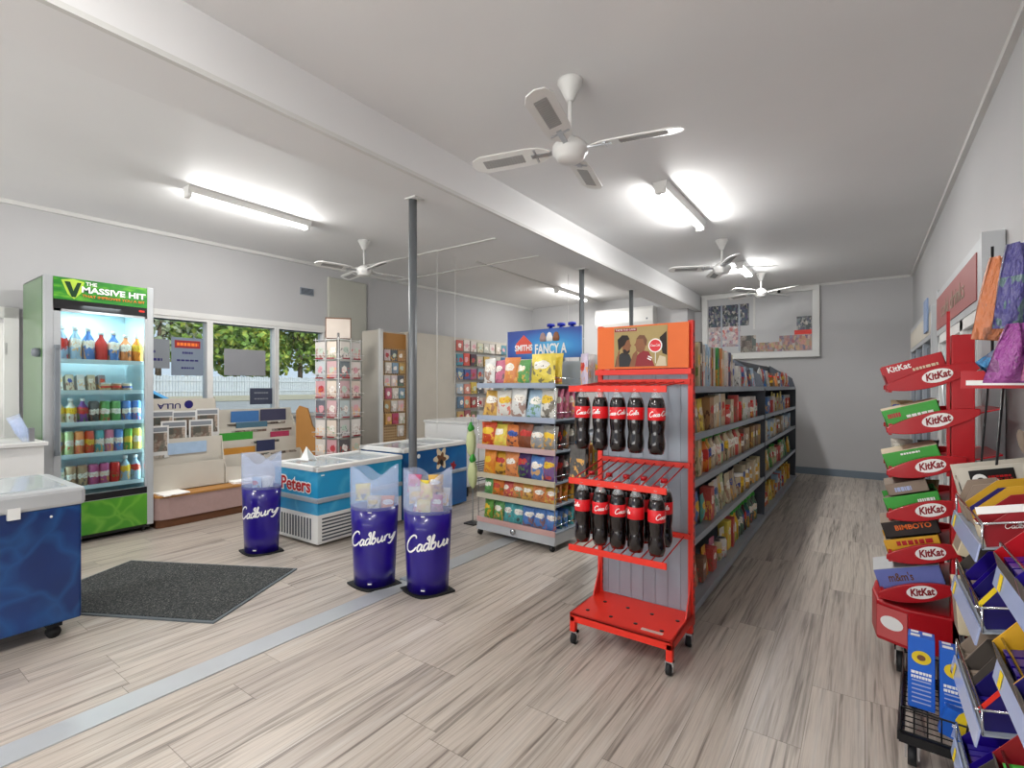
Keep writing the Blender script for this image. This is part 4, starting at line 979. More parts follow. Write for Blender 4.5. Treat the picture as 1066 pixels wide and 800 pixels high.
# dark blue bottles standing on top behind header
for k, xx in enumerate((.47, .57, .68)):
    p = sp(xx, SD+.03, 1.7)
t = thing('bottle_tray', 'small tray shelf behind blue header holding navy bottles', 'tray', sp(.56, SD+.05, 1.70), SA)
box(-.2, .2, -.045, .05, -.01, 0).obj('tray', 'greymetal', t); box(-.01, .01, .03, .05, -1.7, -.01).obj('stem', 'greymetal', t); box(-.1, .1, -.04, .1, -1.7, -1.685).obj('foot', 'greymetal', t)
for k, xx in enumerate((.45, .56, .67)):
    x_, y_, z_ = sp(xx, SD+.05, 1.70)
    mb = MB().lathe([(.03, 0), (.033, .02), (.033, .09), (.015, .11), (.012, .12)], n=14).lathe([(.035, .115), (.035, .14), (.01, .142)], n=12)
    tag(mb.obj('navy_bottle', mat('navy_cap_%d' % k, '#1a2a9a', .3), loc=(x_, y_, z_+[.03, .02, 0][k]*0)), f'navy topped bottle, {orow(k)} from left above blue header', 'bottle')

# ------------------------------------------------------------------ drinks rack with hanging bottles
RX0, RX1, RY0, RY1 = -1.19, -.70, 2.2, 2.54
t = thing('bottle_rack', 'red wheeled drinks rack with orange sign and hanging cola bottles', 'drinks rack', (-.945, 2.37, 0))
hx = .255
fy, by = -.17, .17
b = MB(); b.box(-hx, hx, fy, by, .145, .16)
b.box(-hx, hx, fy, fy+.012, .115, .16).box(hx-.012, hx, fy, by, .115, .16).box(-hx, -hx+.012, fy, by, .115, .16)
for sx in (-1, 1): b.box(sx*hx-(.0 if sx < 0 else .03), sx*hx+(.03 if sx < 0 else 0), fy, fy+.03, .065, .145)
for sx in (-1, 1): b.box(sx*hx-(.0 if sx < 0 else .03), sx*hx+(.03 if sx < 0 else 0), by-.03, by, .065, .145)
b.obj('base', 'red', t, bevel=.004)
h = MB()
for k in range(4):
    for j in range(2):
        h.cyl(-.19+k*.125+.03*j, -.1+j*.14, .1601, .162, .01, 10)
h.obj('drain_holes', 'black', t)
box(.1, .2, fy+.03, fy+.05, .1601, .162).obj('base_sticker', mat('sticker_grey', '#c8a8a0', .5), t)
# uprights with slots
for sx in (-1, 1):
    u = MB(); x = sx*(hx-.012); u.box(x-.012, x+.012, by-.015, by+.02, .1, 1.61)
    u.prism([(by-.015, .16), (by-.1, .16), (by-.03, .28), (by-.015, .34)], 'x', x-.003, x+.003)
    up = u.obj('upright', 'red', t)
    s_ = MB()
    for k in range(36): s_.box(x-.0125-.0005, x+.0125, by-.004, by+.006, .2+k*.038, .218+k*.038)
    s_.obj('slots', 'black', up)
box(-hx+.02, hx-.02, by+.0, by+.008, .16, 1.36).obj('back_panel', 'greymetal', t)
cr = MB()
for k in range(7): cr.box(-hx+.05+k*.065, -hx+.056+k*.065, by-.004, by, .16, 1.34)
cr.obj('back_ribs', 'greymetal', t)
for z in (1.355,): MB().box(-hx, hx, by-.05, by+.01, z-.012, z+.016).obj('crossbar', 'red', t)
SH = [(1.27, 1.305), (.815, .89), (.483, .54)]
for (zf, zb) in SH:
    s_ = MB().box(-hx-.005, hx-.025, fy-.002, fy+.006, zf-.014, zf+.016).obj('front_bar', 'red', t, bevel=.002)
    MB().box(-hx+.02, hx-.01, by-.03, by-.02, zb-.012, zb+.014).obj('rear_bar', 'red', t)
    rods = MB()
    for k in range(10):
        x = -hx+.018+k*(2*hx-.07)/9
        rods.tube([(x, fy, zf+.012), (x+.004, fy+.01, zf+.012), (x+.012, by-.02, zb)], .0035, 6)
    rods.obj('slide_rods', 'red', t)
sgn = MB().box(-hx+.012, hx-.012, by-.045, by-.035, 1.375, 1.6).obj('header_sign', 'orange', t)
ys = by-.047
ph = box(-.145, .14, ys-.001, ys+.001, 1.385, 1.592).obj('photo_print', 'olive', sgn)
def disc(x, z, r, m_, par, sy=0, rx_=1.0, rz_=1.0):
    return MB().prism([(x+r*rx_*math.cos(a), z+r*rz_*math.sin(a)) for a in [2*PI*i/20 for i in range(20)]], 'y', ys-.002-sy, ys-.001-sy).obj('printed_shape', m_, par)
def poly(pts, m_, sy=0): return MB().prism(pts, 'y', ys-.002-sy, ys-.001-sy).obj('printed_shape', m_, ph)
poly([(-.14, 1.386), (-.13, 1.44), (-.1, 1.46), (-.06, 1.45), (-.035, 1.386)], 'black')
poly([(-.03, 1.386), (-.02, 1.44), (.01, 1.468), (.045, 1.46), (.075, 1.386)], 'redd', .0003)
poly([(-.06, 1.386), (-.04, 1.45), (-.02, 1.47), (-.015, 1.455), (-.03, 1.386)], 'skin', .0005)
poly([(-.12, 1.47), (-.125, 1.53), (-.1, 1.552), (-.07, 1.55), (-.058, 1.53), (-.075, 1.522), (-.085, 1.5), (-.1, 1.49)], 'hair', .0006); poly([(-.095, 1.46), (-.1, 1.5), (-.088, 1.53), (-.06, 1.53), (-.055, 1.505), (-.048, 1.495), (-.055, 1.488), (-.058, 1.465), (-.075, 1.45)], 'skin', .0004); poly([(.0, 1.455), (-.02, 1.465), (-.025, 1.49), (-.034, 1.498), (-.025, 1.508), (-.02, 1.53), (.0, 1.54), (.025, 1.53), (.03, 1.5), (.022, 1.47)], 'skin', .0004); poly([(-.022, 1.528), (-.005, 1.548), (.022, 1.545), (.036, 1.52), (.032, 1.49), (.022, 1.5), (.015, 1.528)], 'brown', .0006)
poly([(-.096, 1.475), (-.092, 1.455), (-.072, 1.447), (-.058, 1.462), (-.056, 1.474), (-.072, 1.466), (-.084, 1.478)], 'hair', .0007); poly([(.042, 1.44), (.062, 1.43), (.06, 1.424), (.04, 1.434)], 'wht', .0008); poly([(.038, 1.43), (.058, 1.42), (.056, 1.414), (.036, 1.424)], 'wht', .0008); poly([(-.135, 1.386), (-.13, 1.43), (-.12, 1.47), (-.112, 1.47), (-.118, 1.43), (-.115, 1.386)], 'skin', .0009)
poly([(.1, 1.53), (.135, 1.56), (.138, 1.44), (.115, 1.45)], 'hair', .0002); poly([(.08, 1.386), (.135, 1.386), (.13, 1.43), (.1, 1.44)], 'beige', .0001)
disc(.078, 1.49, .036, 'wht', ph, .0008); disc(.078, 1.49, .03, 'cokered', ph, .001)
MB().box(.0775, .0805, ys-.003, ys-.002, 1.4, 1.458).obj('printed_shape', 'wht', ph)
sg, w_ = script('Coca-Cola', .05, .3)
mb = MB()
for q in sg: mb.ribbon(q, w_, lambda u, v: (.078+u, ys-.0034, 1.487+v))
mb.obj('lettering', 'wht', ph)
box(-.14, -.02, ys-.003, ys-.001, 1.57, 1.586).obj('caption_block', 'redd', ph)
text('lettering', 'TASTE THE GAME', .012, 'wht', ph, (-.08, ys-.004, 1.578), FY, width=.11)
for sx in (-1, 1):
    for yy in (fy+.02, by-.02):
        x = sx*(hx-.018)
        cs = MB().tube([(x-.011, yy, .028), (x+.011, yy, .028)], .028, 16).obj('caster', 'rubber', t)
        MB().box(x-.018, x-.013, yy-.012, yy+.012, .02, .068).box(x+.013, x+.018, yy-.012, yy+.012, .02, .068).box(x-.018, x+.018, yy-.014, yy+.014, .058, .068).obj('fork', 'chrome', cs)
# bottles (shared meshes)
def petal(a, r, z): return r*(1+(.10*abs(math.cos(2.5*a))-.06 if z < .035 else 0))
bm_liq = MB().lathe([(.02, .002), (.030, 0), (.0375, .025), (.0385, .05), (.0345, .08), (.0335, .095), (.0375, .125), (.0385, .15), (.0385, .205), (.0375, .222), (.033, .24), (.028, .252)], n=24, fn=petal).mesh('liquid', 'coke')
bm_top = MB().lathe([(.0285, .252), (.024, .262), (.0185, .272), (.0155, .28), (.0145, .285), (.019, .287), (.019, .291), (.014, .292)], n=20).mesh('clear_neck', 'clear')
bm_lab = MB().lathe([(.0386, .152), (.0393, .153), (.0393, .207), (.0386, .208)], n=24).mesh('label_wrap', 'cokered')
bm_cap = MB().lathe([(.0165, .292), (.0165, .308), (.015, .311), (.001, .311)], n=18).mesh('cap', 'redk')
sg, w_ = script('Coca-Cola', .1, .34, .25, .1, k=3, capscale=1.15)
mb = MB()
for q in sg: mb.ribbon(q, w_, lambda u, v: (.04*math.sin(u/.039), -.04*math.cos(u/.039), .172+v))
bm_txt = mb.mesh('lettering', 'wht')
def cola(x, y, z, rz, lb, group='cola bottles on the red rack', tilt=0):
    t = thing('cola_bottle', lb, 'bottle', (x, y, z), rz, group)
    if tilt: t.rotation_euler = (tilt, 0, rz)
    for nm, me in (('liquid', bm_liq), ('clear_neck', bm_top), ('label_wrap', bm_lab), ('cap', bm_cap), ('lettering', bm_txt)):
        o = bpy.data.objects.new(nm, me); COL.objects.link(o); o.parent = t
    return t
nl = ['leftmost', 'second from left', 'middle', 'fourth from left', 'rightmost']
for k in range(5):
    x = [-1.135, -1.04, -.95, -.862, -.765][k]
    cola(x, 2.215, 1.27-.292, [.9, -.9, .15, -.6, .7][k], f'{nl[k]} hanging cola bottle in front on top rack level')
    cola(x, 2.215, .815-.292, [-1.2, .9, 1.3, -1.6, 1.5][k], f'{nl[k]} hanging cola bottle in front on middle rack level')
    cola(x+.005, 2.305, .835-.292, 1.9+k, f'{nl[k]} second row cola bottle on middle rack level')
    if k == 4 or k == 0: pass

# ------------------------------------------------------------------ gondola shelving
def gondola(y0, y1, lb, arm=False):
    t = thing('shelving_unit', lb, 'shelving', (-1.12, y0, 0)); L = y1-y0
    box(-.02, .02, 0, L, 0, 1.56).obj('back_panel', 'darkgrey', t)
    for k, z in enumerate((.07, .42, .745, 1.01, 1.28)):
        d = .34 if k else .36
        for sx in (1, -1):
            if sx == -1 and k == 3: pass
            d = (.34 if k else .36) if sx == 1 else (.18, .22, .33, .3, .33)[k]; ys_ = 0 if sx == 1 else .1
            s_ = MB().box(sx*.02, sx*(d-.012), ys_, L, z-.02, z-.008).obj('shelf', 'greymetal', t)
            MB().box(sx*(d-.012), sx*d, ys_, L, z-.034, z+.004).obj('price_strip', 'greymetal', s_)
    MB().box(-.14, .34, 0, L, 0, .035).obj('kickboard', 'greymetal', t)
    for yy in (L,):
        for sx in (1, -1):
            dv = MB().prism([(sx*.02, .0), (sx*.335, .0), (sx*.345, .3), (sx*.345, 1.26), (sx*.3, 1.40), (sx*.14, 1.5), (sx*.02, 1.58)], 'y', yy-.02, yy+.0)
            dv.obj('end_panel', 'darkgrey', t)
    return t
gondola(2.62, 5.3, 'near grey double sided shelving unit behind the red rack')
gondola(5.3, 7.9, 'far grey double sided shelving unit towards the back wall')
def shelf_row(y0, y1, z, seq, sname, unit, side=1):
    x = -1.12+side*.265; y = y0; i = 0; n = 0
    wid = {'slim_carton': .052, 'food_pouch': .108, 'food_carton': .098, 'small_carton': .108, 'food_jar': .092, 'food_jar_w': .098, 'sauce_bottle': .08, 'drink_bottle': .08, 'food_tin': .084, 'chip_packet': .14, 'snack_packet': .12}
    while True:
        kd, co, hs = seq[i % len(seq)] if i < len(seq) else seq[-1-(i % 2)]
        w_ = wid[kd]*(1.0)
        if y+w_ > y1: break
        nm = NAME.get(kd, kd)
        ds = f'{co} {nm.replace("_", " ")}'
        put(kd, x+R.uniform(-.012, .012)-(.04*side if kd == 'slim_carton' else 0), y+w_/2, z-.006, (PI/2)*side+R.uniform(-.12, .12)*(kd != 'slim_carton'), C[co], f'{ds}, {orow(min(n,25))} from camera on {sname} shelf of {unit} unit', f'goods on the {unit} shelving', (1, 1, hs))
        y += w_+(R.uniform(0, .012)); i += 1; n += 1
P_ = lambda k, c, h=1.0: (k, c, h)
U1 = [
 (1.28, [P_('slim_carton', c, h) for c, h in (('black', 1.05), ('black', 1.05), ('cream', 1.0), ('cream', 1.0), ('black', 1.03), ('white', .98), ('pale blue', 1.0), ('pale blue', .95), ('white', .98), ('cream', .98), ('brown', .98), ('white', .98), ('green', 1), ('orange', 1), ('cream', .98), ('cream', .98), ('white', .95), ('red', .98), ('navy', .95), ('cream', .9))]+[P_('food_carton', 'white', 1.0), P_('food_carton', 'black', .95), P_('food_carton', 'white', .9), P_('food_carton', 'pale blue', .85), P_('chip_packet', 'navy', .9), P_('chip_packet', 'red', .85), P_('food_pouch', 'pale blue', .9), P_('food_pouch', 'navy', .8)], 'top'),
 (1.01, [P_('food_pouch', 'green'), P_('food_pouch', 'dark green'), P_('food_pouch', 'gold'), P_('food_pouch', 'yellow'), P_('food_carton', 'tan', 1.1), P_('food_carton', 'cream', 1.1), P_('food_carton', 'cream', 1.15), P_('food_carton', 'white', 1.2), P_('food_carton', 'cream', 1.2), P_('food_jar', 'red'), P_('food_jar', 'brown', 1.1), P_('food_carton', 'cream', .95), P_('food_carton', 'red', 1.1), P_('food_carton', 'red', 1.1), P_('food_jar', 'red', 1.2), P_('food_carton', 'white', 1)], 'second'),
 (.745, [P_('food_carton', 'white', 1.15), P_('food_carton', 'green', 1.15), P_('food_carton', 'cream', 1.15), P_('sauce_bottle', 'orange', 1), P_('sauce_bottle', 'orange', 1)]+[P_('sauce_bottle', c, 1.05) for c in ('gold', 'cream', 'brown', 'cream', 'pale green', 'red', 'cream', 'cream', 'tan', 'cream', 'red', 'cream')]+[P_('food_jar', 'brown', 1.2), P_('food_carton', 'brown', 1), P_('food_carton', 'tan', 1)], 'third'),
 (.42, [P_('snack_packet', 'blue', 1.2), P_('snack_packet', 'teal', 1.3), P_('snack_packet', 'blue', 1.4), P_('snack_packet', 'teal', 1.2), P_('food_carton', 'red', 1.1), P_('food_pouch', 'cream', 1.1), P_('food_pouch', 'white', 1.1), P_('food_pouch', 'cream', 1.15), P_('food_pouch', 'pale green', 1.15), P_('food_pouch', 'cream', 1.1), P_('food_pouch', 'tan', 1.1), P_('food_pouch', 'cream', 1.1), P_('food_jar_w', 'cream', 1.2), P_('food_jar_w', 'gold', 1.1), P_('food_carton', 'cream', 1.1)], 'fourth'),
 (.07, [P_('food_jar', 'brown', 1.1), P_('food_pouch', 'yellow', .9), P_('food_pouch', 'tan', .9), P_('small_carton', 'brown', 1.2), P_('food_pouch', 'gold', .9), P_('small_carton', 'red', 1.2), P_('food_pouch', 'pink', .9), P_('food_tin', 'cream', 1.2), P_('food_tin', 'white', 1.2), P_('food_pouch', 'white', .9), P_('food_carton', 'yellow', 1.1), P_('food_carton', 'red', 1.1), P_('sauce_bottle', 'yellow', 1.1), P_('sauce_bottle', 'gold', 1.1), P_('sauce_bottle', 'black', 1.1), P_('sauce_bottle', 'dark green', 1.1)], 'bottom'),
]
for z, seq, nm in U1: shelf_row(2.88, 5.24, z, seq, nm, 'near')
U2 = [
 (1.28, [P_('chip_packet', 'white', .95), P_('chip_packet', 'red', .9), P_('food_pouch', 'blue', .9), P_('food_pouch', 'orange', .9), P_('food_pouch', 'white', .9), P_('food_jar', 'brown'), P_('food_pouch', 'orange', .8), P_('food_pouch', 'brown', .8)], 'top'),
 (1.01, [P_('food_carton', 'cream', .8), P_('food_pouch', 'yellow', 1), P_('food_pouch', 'yellow', 1.1), P_('food_carton', 'blue', .9), P_('food_carton', 'white', .9), P_('food_carton', 'red', .7)], 'second'),
 (.745, [P_('food_jar_w', 'tan', 1.1), P_('food_carton', 'tan', 1), P_('food_carton', 'white', 1), P_('food_carton', 'white', 1), P_('food_carton', 'pale blue', 1), P_('food_tin', 'white', 1.5)], 'third'),
 (.42, [P_('food_carton', 'red', .9), P_('food_carton', 'cream', .9), P_('sauce_bottle', 'pale green', 1), P_('sauce_bottle', 'cream', 1), P_('food_pouch', 'gold', 1), P_('food_pouch', 'green', 1)], 'fourth'),
 (.07, [P_('food_carton', 'red', 1), P_('food_carton', 'pale blue', 1.1), P_('food_tin', 'orange', 1.2), P_('food_tin', 'red', 1.2), P_('food_carton', 'gold', 1), P_('food_pouch', 'yellow', 1)], 'bottom'),
]
for z, seq, nm in U2: shelf_row(5.38, 7.8, z, seq+seq[::-1]+seq, nm, 'far')
# a little of the left side that shows past the red rack
for k, co in enumerate(['white', 'pink', 'white', 'red', 'white', 'purple']):
    put('chip_packet', -1.40+.1*(k % 2), 2.76+k*.045, 1.274, -PI/2+.9, ['#c8c4d8', '#c86a80', '#d8d4d0', '#c83a30', '#c8d0d8', '#4a3f8c'][k], f'{co} packet, {orow(k)} from camera on left face top shelf', 'packets on the left shelf face', (.8, .8, 1.0), cat='snack packet')
for k, co in enumerate(['black', 'orange', 'yellow', 'cream', 'black', 'green', 'black', 'red']):
    put('slim_carton', -1.385, 2.66+k*.055, .739, -PI/2, C[co], f'{co} slim packet, {orow(k)} from camera on left face third shelf', 'packets on the left shelf face', (.9, .6, .72), name='slim_packet', cat='packet')

# ------------------------------------------------------------------ right wall display fridges
t = thing('display_cabinet', 'white wall cabinet with faded red sign on right wall', 'cabinet', (XR-.005, 3.2, 0))
b = MB(); b.box(-.08, 0, 0, 1.75, 0, .1).box(-.08, 0, -.04, .0, 0, 2.0).box(-.08, 0, .0, .07, 0, 1.98).box(-.08, 0, 1.68, 1.75, 0, 2.0).box(-.08, 0, .07, 1.68, 1.93, 1.98).box(-.08, 0, .07, 1.68, 1.66, 1.7)
b.obj('frame', 'silver', t)
sg_ = box(-.085, -.06, .07, 1.68, 1.7, 1.93).obj('header_sign', mat('faded_red_sign', '#8c4a48', .5, grain=6), t)
text('lettering', 'cold drinks', .15, 'card', sg_, (-.087, .9, 1.81), FXN, width=1.0)
for k in range(3):
    y = .07+k*.54
    dd = MB().box(-.075, -.03, y, y+.05, .1, 1.66).box(-.075, -.03, y+.49, y+.54, .1, 1.66).box(-.075, -.03, y, y+.54, .1, .2).box(-.075, -.03, y, y+.54, 1.6, 1.66).obj('door', 'white', t)
    box(-.05, -.045, y+.05, y+.49, .2, 1.6).obj('pane', mat('door_pane_%d' % k, ['#aab0b0', '#b8bcbc', '#9ea6a8'][k], .15), dd)
    MB().tube([(-.095, y+.03, .9), (-.095, y+.03, 1.4)], .008, 8).box(-.095, -.07, y+.025, y+.035, .9, .92).box(-.095, -.07, y+.025, y+.035, 1.38, 1.4).obj('handle', 'steel', dd)
t = thing('display_cabinet', 'far dark doored wall cabinet with pale header on right wall', 'cabinet', (XR-.005, 5.3, 0))
b = MB(); b.box(-.08, 0, 0, 2.3, 0, .1).box(-.08, 0, 0, .07, 0, 1.95).box(-.08, 0, 2.23, 2.3, 0, 1.95).box(-.08, 0, .07, 2.23, 1.9, 1.95).box(-.08, 0, .07, 2.23, 1.68, 1.72).obj('frame', 'silver', t)
box(-.082, -.06, .07, 2.23, 1.72, 1.9).obj('header_sign', 'cream', t)
for k in range(3):
    y = .07+k*.72
    dd = MB().box(-.075, -.03, y, y+.05, .1, 1.68).box(-.075, -.03, y+.67, y+.72, .1, 1.68).box(-.075, -.03, y, y+.72, .1, .2).obj('door', 'greymetal', t)
    box(-.05, -.045, y+.05, y+.67, .2, 1.64).obj('pane', mat('dark_pane_%d' % k, '#1d2428', .15), dd)
tag(box(-.012, 0, -.14, .14, 0, .28).obj('wall_poster', mat('pale_blue_poster', '#7d90b0', .6, grain=8), loc=(XR-.09, 5.6, 1.75)), 'small pale blue poster on the far wall cabinet header', 'poster')

# ------------------------------------------------------------------ chocolate bar stand (red)
KT = thing('confectionery_stand', 'red wheeled confectionery stand with curved red shelf ends', 'display stand', (.06, 2.8, 0))
KW = .42
TAN = math.tan(math.radians(17))
tiers = [1.275, 1.085, .895, .705, .52, .345]
for i, z in enumerate(tiers):
    x0 = .02 if i < 5 else -.01; Lk = .31 if i < 2 else .27; 
    if i == 5: Lk = .27
    sh = MB(); sh.add([(x0+.02, .01, z+.0), (x0+.38, .01, z+.36*TAN), (x0+.38, KW-.01, z+.36*TAN), (x0+.02, KW-.01, z), (x0+.02, .01, z-.006), (x0+.38, .01, z+.36*TAN-.006), (x0+.38, KW-.01, z+.36*TAN-.006), (x0+.02, KW-.01, z-.006)],
        [(0, 1, 2, 3), (7, 6, 5, 4), (0, 4, 5, 1), (1, 5, 6, 2), (2, 6, 7, 3), (3, 7, 4, 0)])
    so = sh.obj('tier', 'redk', KT)
    # curved end fascia: leaf shape
    def leafp(n=14):
        top, bot = [], []
        for k in range(n+1):
            u = k/n; wv = math.sin(PI*min(1, u*.93+.02))**.75
            xx = u*Lk; zc = u*Lk*TAN
            top.append((x0+xx, z+zc+.036*wv+.006*(1-u))); bot.append((x0+xx, z+zc-.042*wv-.004))
        return top+bot[::-1]
    MB().prism(leafp(), 'y', -.012, .004).obj('end_fascia', 'redk', so, bevel=.003); MB().prism(leafp(), 'y', KW-.004, KW+.012).obj('end_fascia', 'redk', so, bevel=.003)
    cx_ = x0+Lk*.56; cz_ = z+Lk*.56*TAN
    ca, sa = math.cos(math.radians(17)), math.sin(math.radians(17))
    MB().prism([(cx_+(.053*math.cos(a))*ca-(.028*math.sin(a))*sa, cz_+(.053*math.cos(a))*sa+(.028*math.sin(a))*ca) for a in [2*PI*j/24 for j in range(24)]], 'y', -.0135, -.0125).obj('logo_oval', 'wht', so)
    text('lettering', 'KitKat', .042, 'redd', so, (cx_, -.0145, cz_), (PI/2, -math.radians(17), 0), shear=.25, bold=.0015, width=.088)
    # front lip with price strip
    MB().box(x0+.008, x0+.02, 0, KW, z-.02, z+.03).obj('front_lip', 'redk', so)
# pillar and side walls
MB().box(.24, .315, .0, .06, .12, 1.5).obj('pillar', 'redk', KT, bevel=.004)
MB().box(.225, .236, .0, .015, .9, 1.6).obj('edge_rail', 'redk', KT)
MB().prism([(.10, 0), (-.015, .06), (-.03, .21), (-.015, .36), (.10, KW), (.4, KW), (.4, 0)], 'z', .12, .30).obj('base_bin', 'redk', KT, bevel=.01)
aa = math.atan2(.06, -.115)
fp = MB().box(.004, .125, -.004, .0, .0, .14).prism([(.065+.045*math.cos(a), .075+.03*math.sin(a)) for a in [2*PI*j/20 for j in range(20)]], 'y', -.006, -.004, 1).obj('front_panel', [mat('pinkish_red_panel', '#c85a5a', .4, grain=6), 'wht'], KT, loc=(-.016, .058, .14), rot=(0, 0, aa+PI))
for xx in (.07, .36):
    for yy in (.05, KW-.05):
        cs = MB().tube([(xx-.012, yy, .045), (xx+.012, yy, .045)], .045, 18).obj('caster', 'rubber', KT)
        MB().box(xx-.02, xx-.014, yy-.02, yy+.02, .03, .12).box(xx+.014, xx+.02, yy-.02, yy+.02, .03, .12).box(xx-.02, xx+.02, yy-.02, yy+.02, .1, .12).obj('fork', 'chrome', cs)
# boxes on the tiers
def candybox(x, y, z, w, h, d, m_, lb, ang=17, lines=(), topm='card', extra=None, name='chocolate_box', yaw=0, lid=False):
    """w along x (end face to camera), h high, d along y"""
    t = thing(name, lb, 'chocolate box', (x, y, z)); t.rotation_euler = (0, -math.radians(ang), yaw)
    b_ = MB().box(0, w, 0, .003, 0, h).box(0, w, d-.003, d, 0, h).box(0, .003, 0, d, 0, h*.55).box(w-.003, w, 0, d, 0, h).box(0, w, 0, d, 0, .004)
    b_.obj('box', m_, t)
    if lid: MB().box(0, w, 0, d, h, h+.003).obj('lid', topm, t)
    else: MB().box(.005, w-.005, .005, d-.005, h*.55, h*.62).obj('bars', topm, t)
    for (s, sz, px_, pz_, mm, ww) in lines:
        if s == '#': marks(t, px_, pz_, ww, sz, mm, seed=int(px_*999))
        else: text('lettering', s, sz, mm, t, (px_, -.0015, pz_), FY, bold=.0008, width=ww, extrude=.0004)
    return t
kb = [
 (0, .005, .045, .22, .085, 'redk', 'red chocolate bar box on topmost red tier', [('KitKat', .035, .06, .062, 'wht', .085), ('#', .018, .15, .04, 'beige', .09)], 'beige'),
 (1, .005, .045, .2, .075, 'green', 'green and white bar box on second red tier', [('#', .03, .04, .045, 'redk', .05), ('#', .018, .13, .03, 'wht', .1)], 'beige'),
 (2, .005, .045, .2, .07, 'green', 'plain green topped box on third red tier', [('#', .012, .1, .055, 'wht', .07)], 'beige'),
 (3, .005, .045, .2, .06, 'green', 'dark green bar box on fourth red tier with barcode', [('#', .02, .15, .03, 'wht', .06)], 'card'),
 (4, .005, .045, .2, .055, 'gold', 'gold bar box with red lettering on fifth red tier', [('#', .03, .11, .035, 'redk', .13)], 'card'),
 (5, .01, .045, .24, .09, mat('mauve_print', '#6a74b8', .5, grain=6), 'mauve box with m&m lettering on lowest red tier', [('m&m\'s', .05, .09, .05, 'brown', .09)], 'silver'),
]
for (ti, dx, dz, w_, h_, m_, lb, ln, tp) in kb:
    x0 = .02 if ti < 5 else -.01
    if h_: candybox(.06+x0+dx, 2.82, tiers[ti]+.012, w_, h_, .2, m_, lb, 17, ln, tp, lid=ti in (1, 2, 5))
candybox(.06+.03, 2.82, tiers[3]+.012+.068, .15, .05, .2, 'card', 'brown box with blue label stacked on dark green box', 17, [('#', .03, .06, .025, 'lilac', .06)], 'card', lid=True)
candybox(.06+.02, 2.82, tiers[4]+.012+.062, .2, .07, .2, mat('black_box', '#2a211e', .5), 'black bar box with orange lettering on gold box, fifth tier', 17, [('BIMBOTO', .03, .11, .04, 'orange', .13)], 'card', lid=True)
t_ = MB().prism([(.26, .03), (.20, .05), (.21, .09), (.28, .1)], 'y', -.003, 0)
# clear fittings: mms character left as plain red oval
def oval(par, x, z, rx_, rz_, m_, y=-.002, nm='printed_oval'):
    return MB().prism([(x+rx_*math.cos(a), z+rz_*math.sin(a)) for a in [2*PI*j/18 for j in range(18)]], 'y', y-.001, y).obj(nm, m_, par)
# loose packets in tiers behind, seen from the left
n = 0
for ti in range(1, 6):
    for k in range(2):
        put('snack_packet', .06+.09+k*.1, 3.12, tiers[ti]+.04, .3*k, ['#b8a070', '#8a2a2a', '#c8c4b8', '#2a2420', '#c8923a', '#6a7a4a', '#c0c4c8', '#9a3a2a', '#4a4440', '#c8b8a0'][n], f'{["left","right"][k]} loose bar packet at the back of {orow(ti)} red tier', None, (.8, 1, .6), name='bar_packet', cat='snack packet'); n += 1
# red wrapper hanging at right of stand
tag(bagmesh_obj := MB().grid(lambda u, v: (.02*(1+.3*math.sin(9*v))*math.cos(2*PI*u)+.03*v-.03*v*v, .015*math.sin(2*PI*u), v*.2), 10, 12).obj('foil_wrapper', mat('crinkled_red_foil', '#c8303a', .25, .3, grain=25), loc=(.305, 2.6, .78)), 'crinkled red foil packet hanging beside the red stand', 'packet')

# ------------------------------------------------------------------ black wire basket stand
WS = thing('wire_basket_stand', 'black wheeled wire stand holding blue boxes near right wall', 'wire stand', (.1, 2.14, 0), math.radians(-4))
def wirebasket(par, x0, x1, y0, y1, z0, z1, name='basket', step=.035):
    m = MB(); r = .0022
    for z in (z0, z1): m.tube([(x0, y0, z), (x1, y0, z), (x1, y1, z), (x0, y1, z)], .0035, 6, closed=True)
    k = x0
    while k <= x1+.001:
        m.tube([(k, y0, z1), (k, y0, z0), (k, y1, z0), (k, y1, z1)], r, 5); k += step
    k = y0
    while k <= y1+.001:
        m.tube([(x0, k, z1), (x0, k, z0), (x1, k, z0), (x1, k, z1)], r, 5); k += step
    return m.obj(name, 'wire', par)
wirebasket(WS, 0, .38, 0, .45, .12, .2)
MB().box(-.005, .385, -.01, .01, .085, .115).box(-.005, .385, .44, .46, .085, .115).box(-.01, .01, 0, .45, .085, .115).box(.37, .39, 0, .45, .085, .115).obj('base_frame', 'black', WS)
fr = MB()
for yy in (.0, .45):
    fr.tube([(.16, yy, .12), (.2, yy, .5), (.25, yy, 1.3), (.25, yy, 1.3)], .0035, 8); fr.tube([(.38, yy, .12), (.38, yy, 1.66)], .0035, 8)
    for z in (.45, .72, .95, 1.28): fr.tube([(.2, yy, z), (.38, yy, z+.03)], .004, 6)
fr.obj('side_frame', 'wire', WS)
wirebasket(WS, .17, .38, .0, .45, .66, .72, 'shelf_basket'); wirebasket(WS, .16, .38, .0, .45, .40, .46, 'shelf_basket'); wirebasket(WS, .17, .38, .0, .45, .90, .95, 'shelf_basket')
hs = MB().box(.15, .40, -.03, -.02, 1.275, 1.33).obj('header_strip', 'redk', WS)
box(.162, .40, -.032, -.03, 1.285, 1.3).obj('white_band', 'wht', hs)
marks(hs, .32, 1.317, .14, .014, 'wht', face=-.03, rows=2)
for xx in (.03, .35):
    for yy in (.03, .42):
        cs = MB().tube([(xx-.012, yy, .032), (xx+.012, yy, .032)], .032, 16).obj('caster', 'rubber', WS)
        MB().box(xx-.02, xx-.014, yy-.015, yy+.015, .025, .086).box(xx+.014, xx+.02, yy-.015, yy+.015, .025, .086).obj('fork', 'chrome', cs)
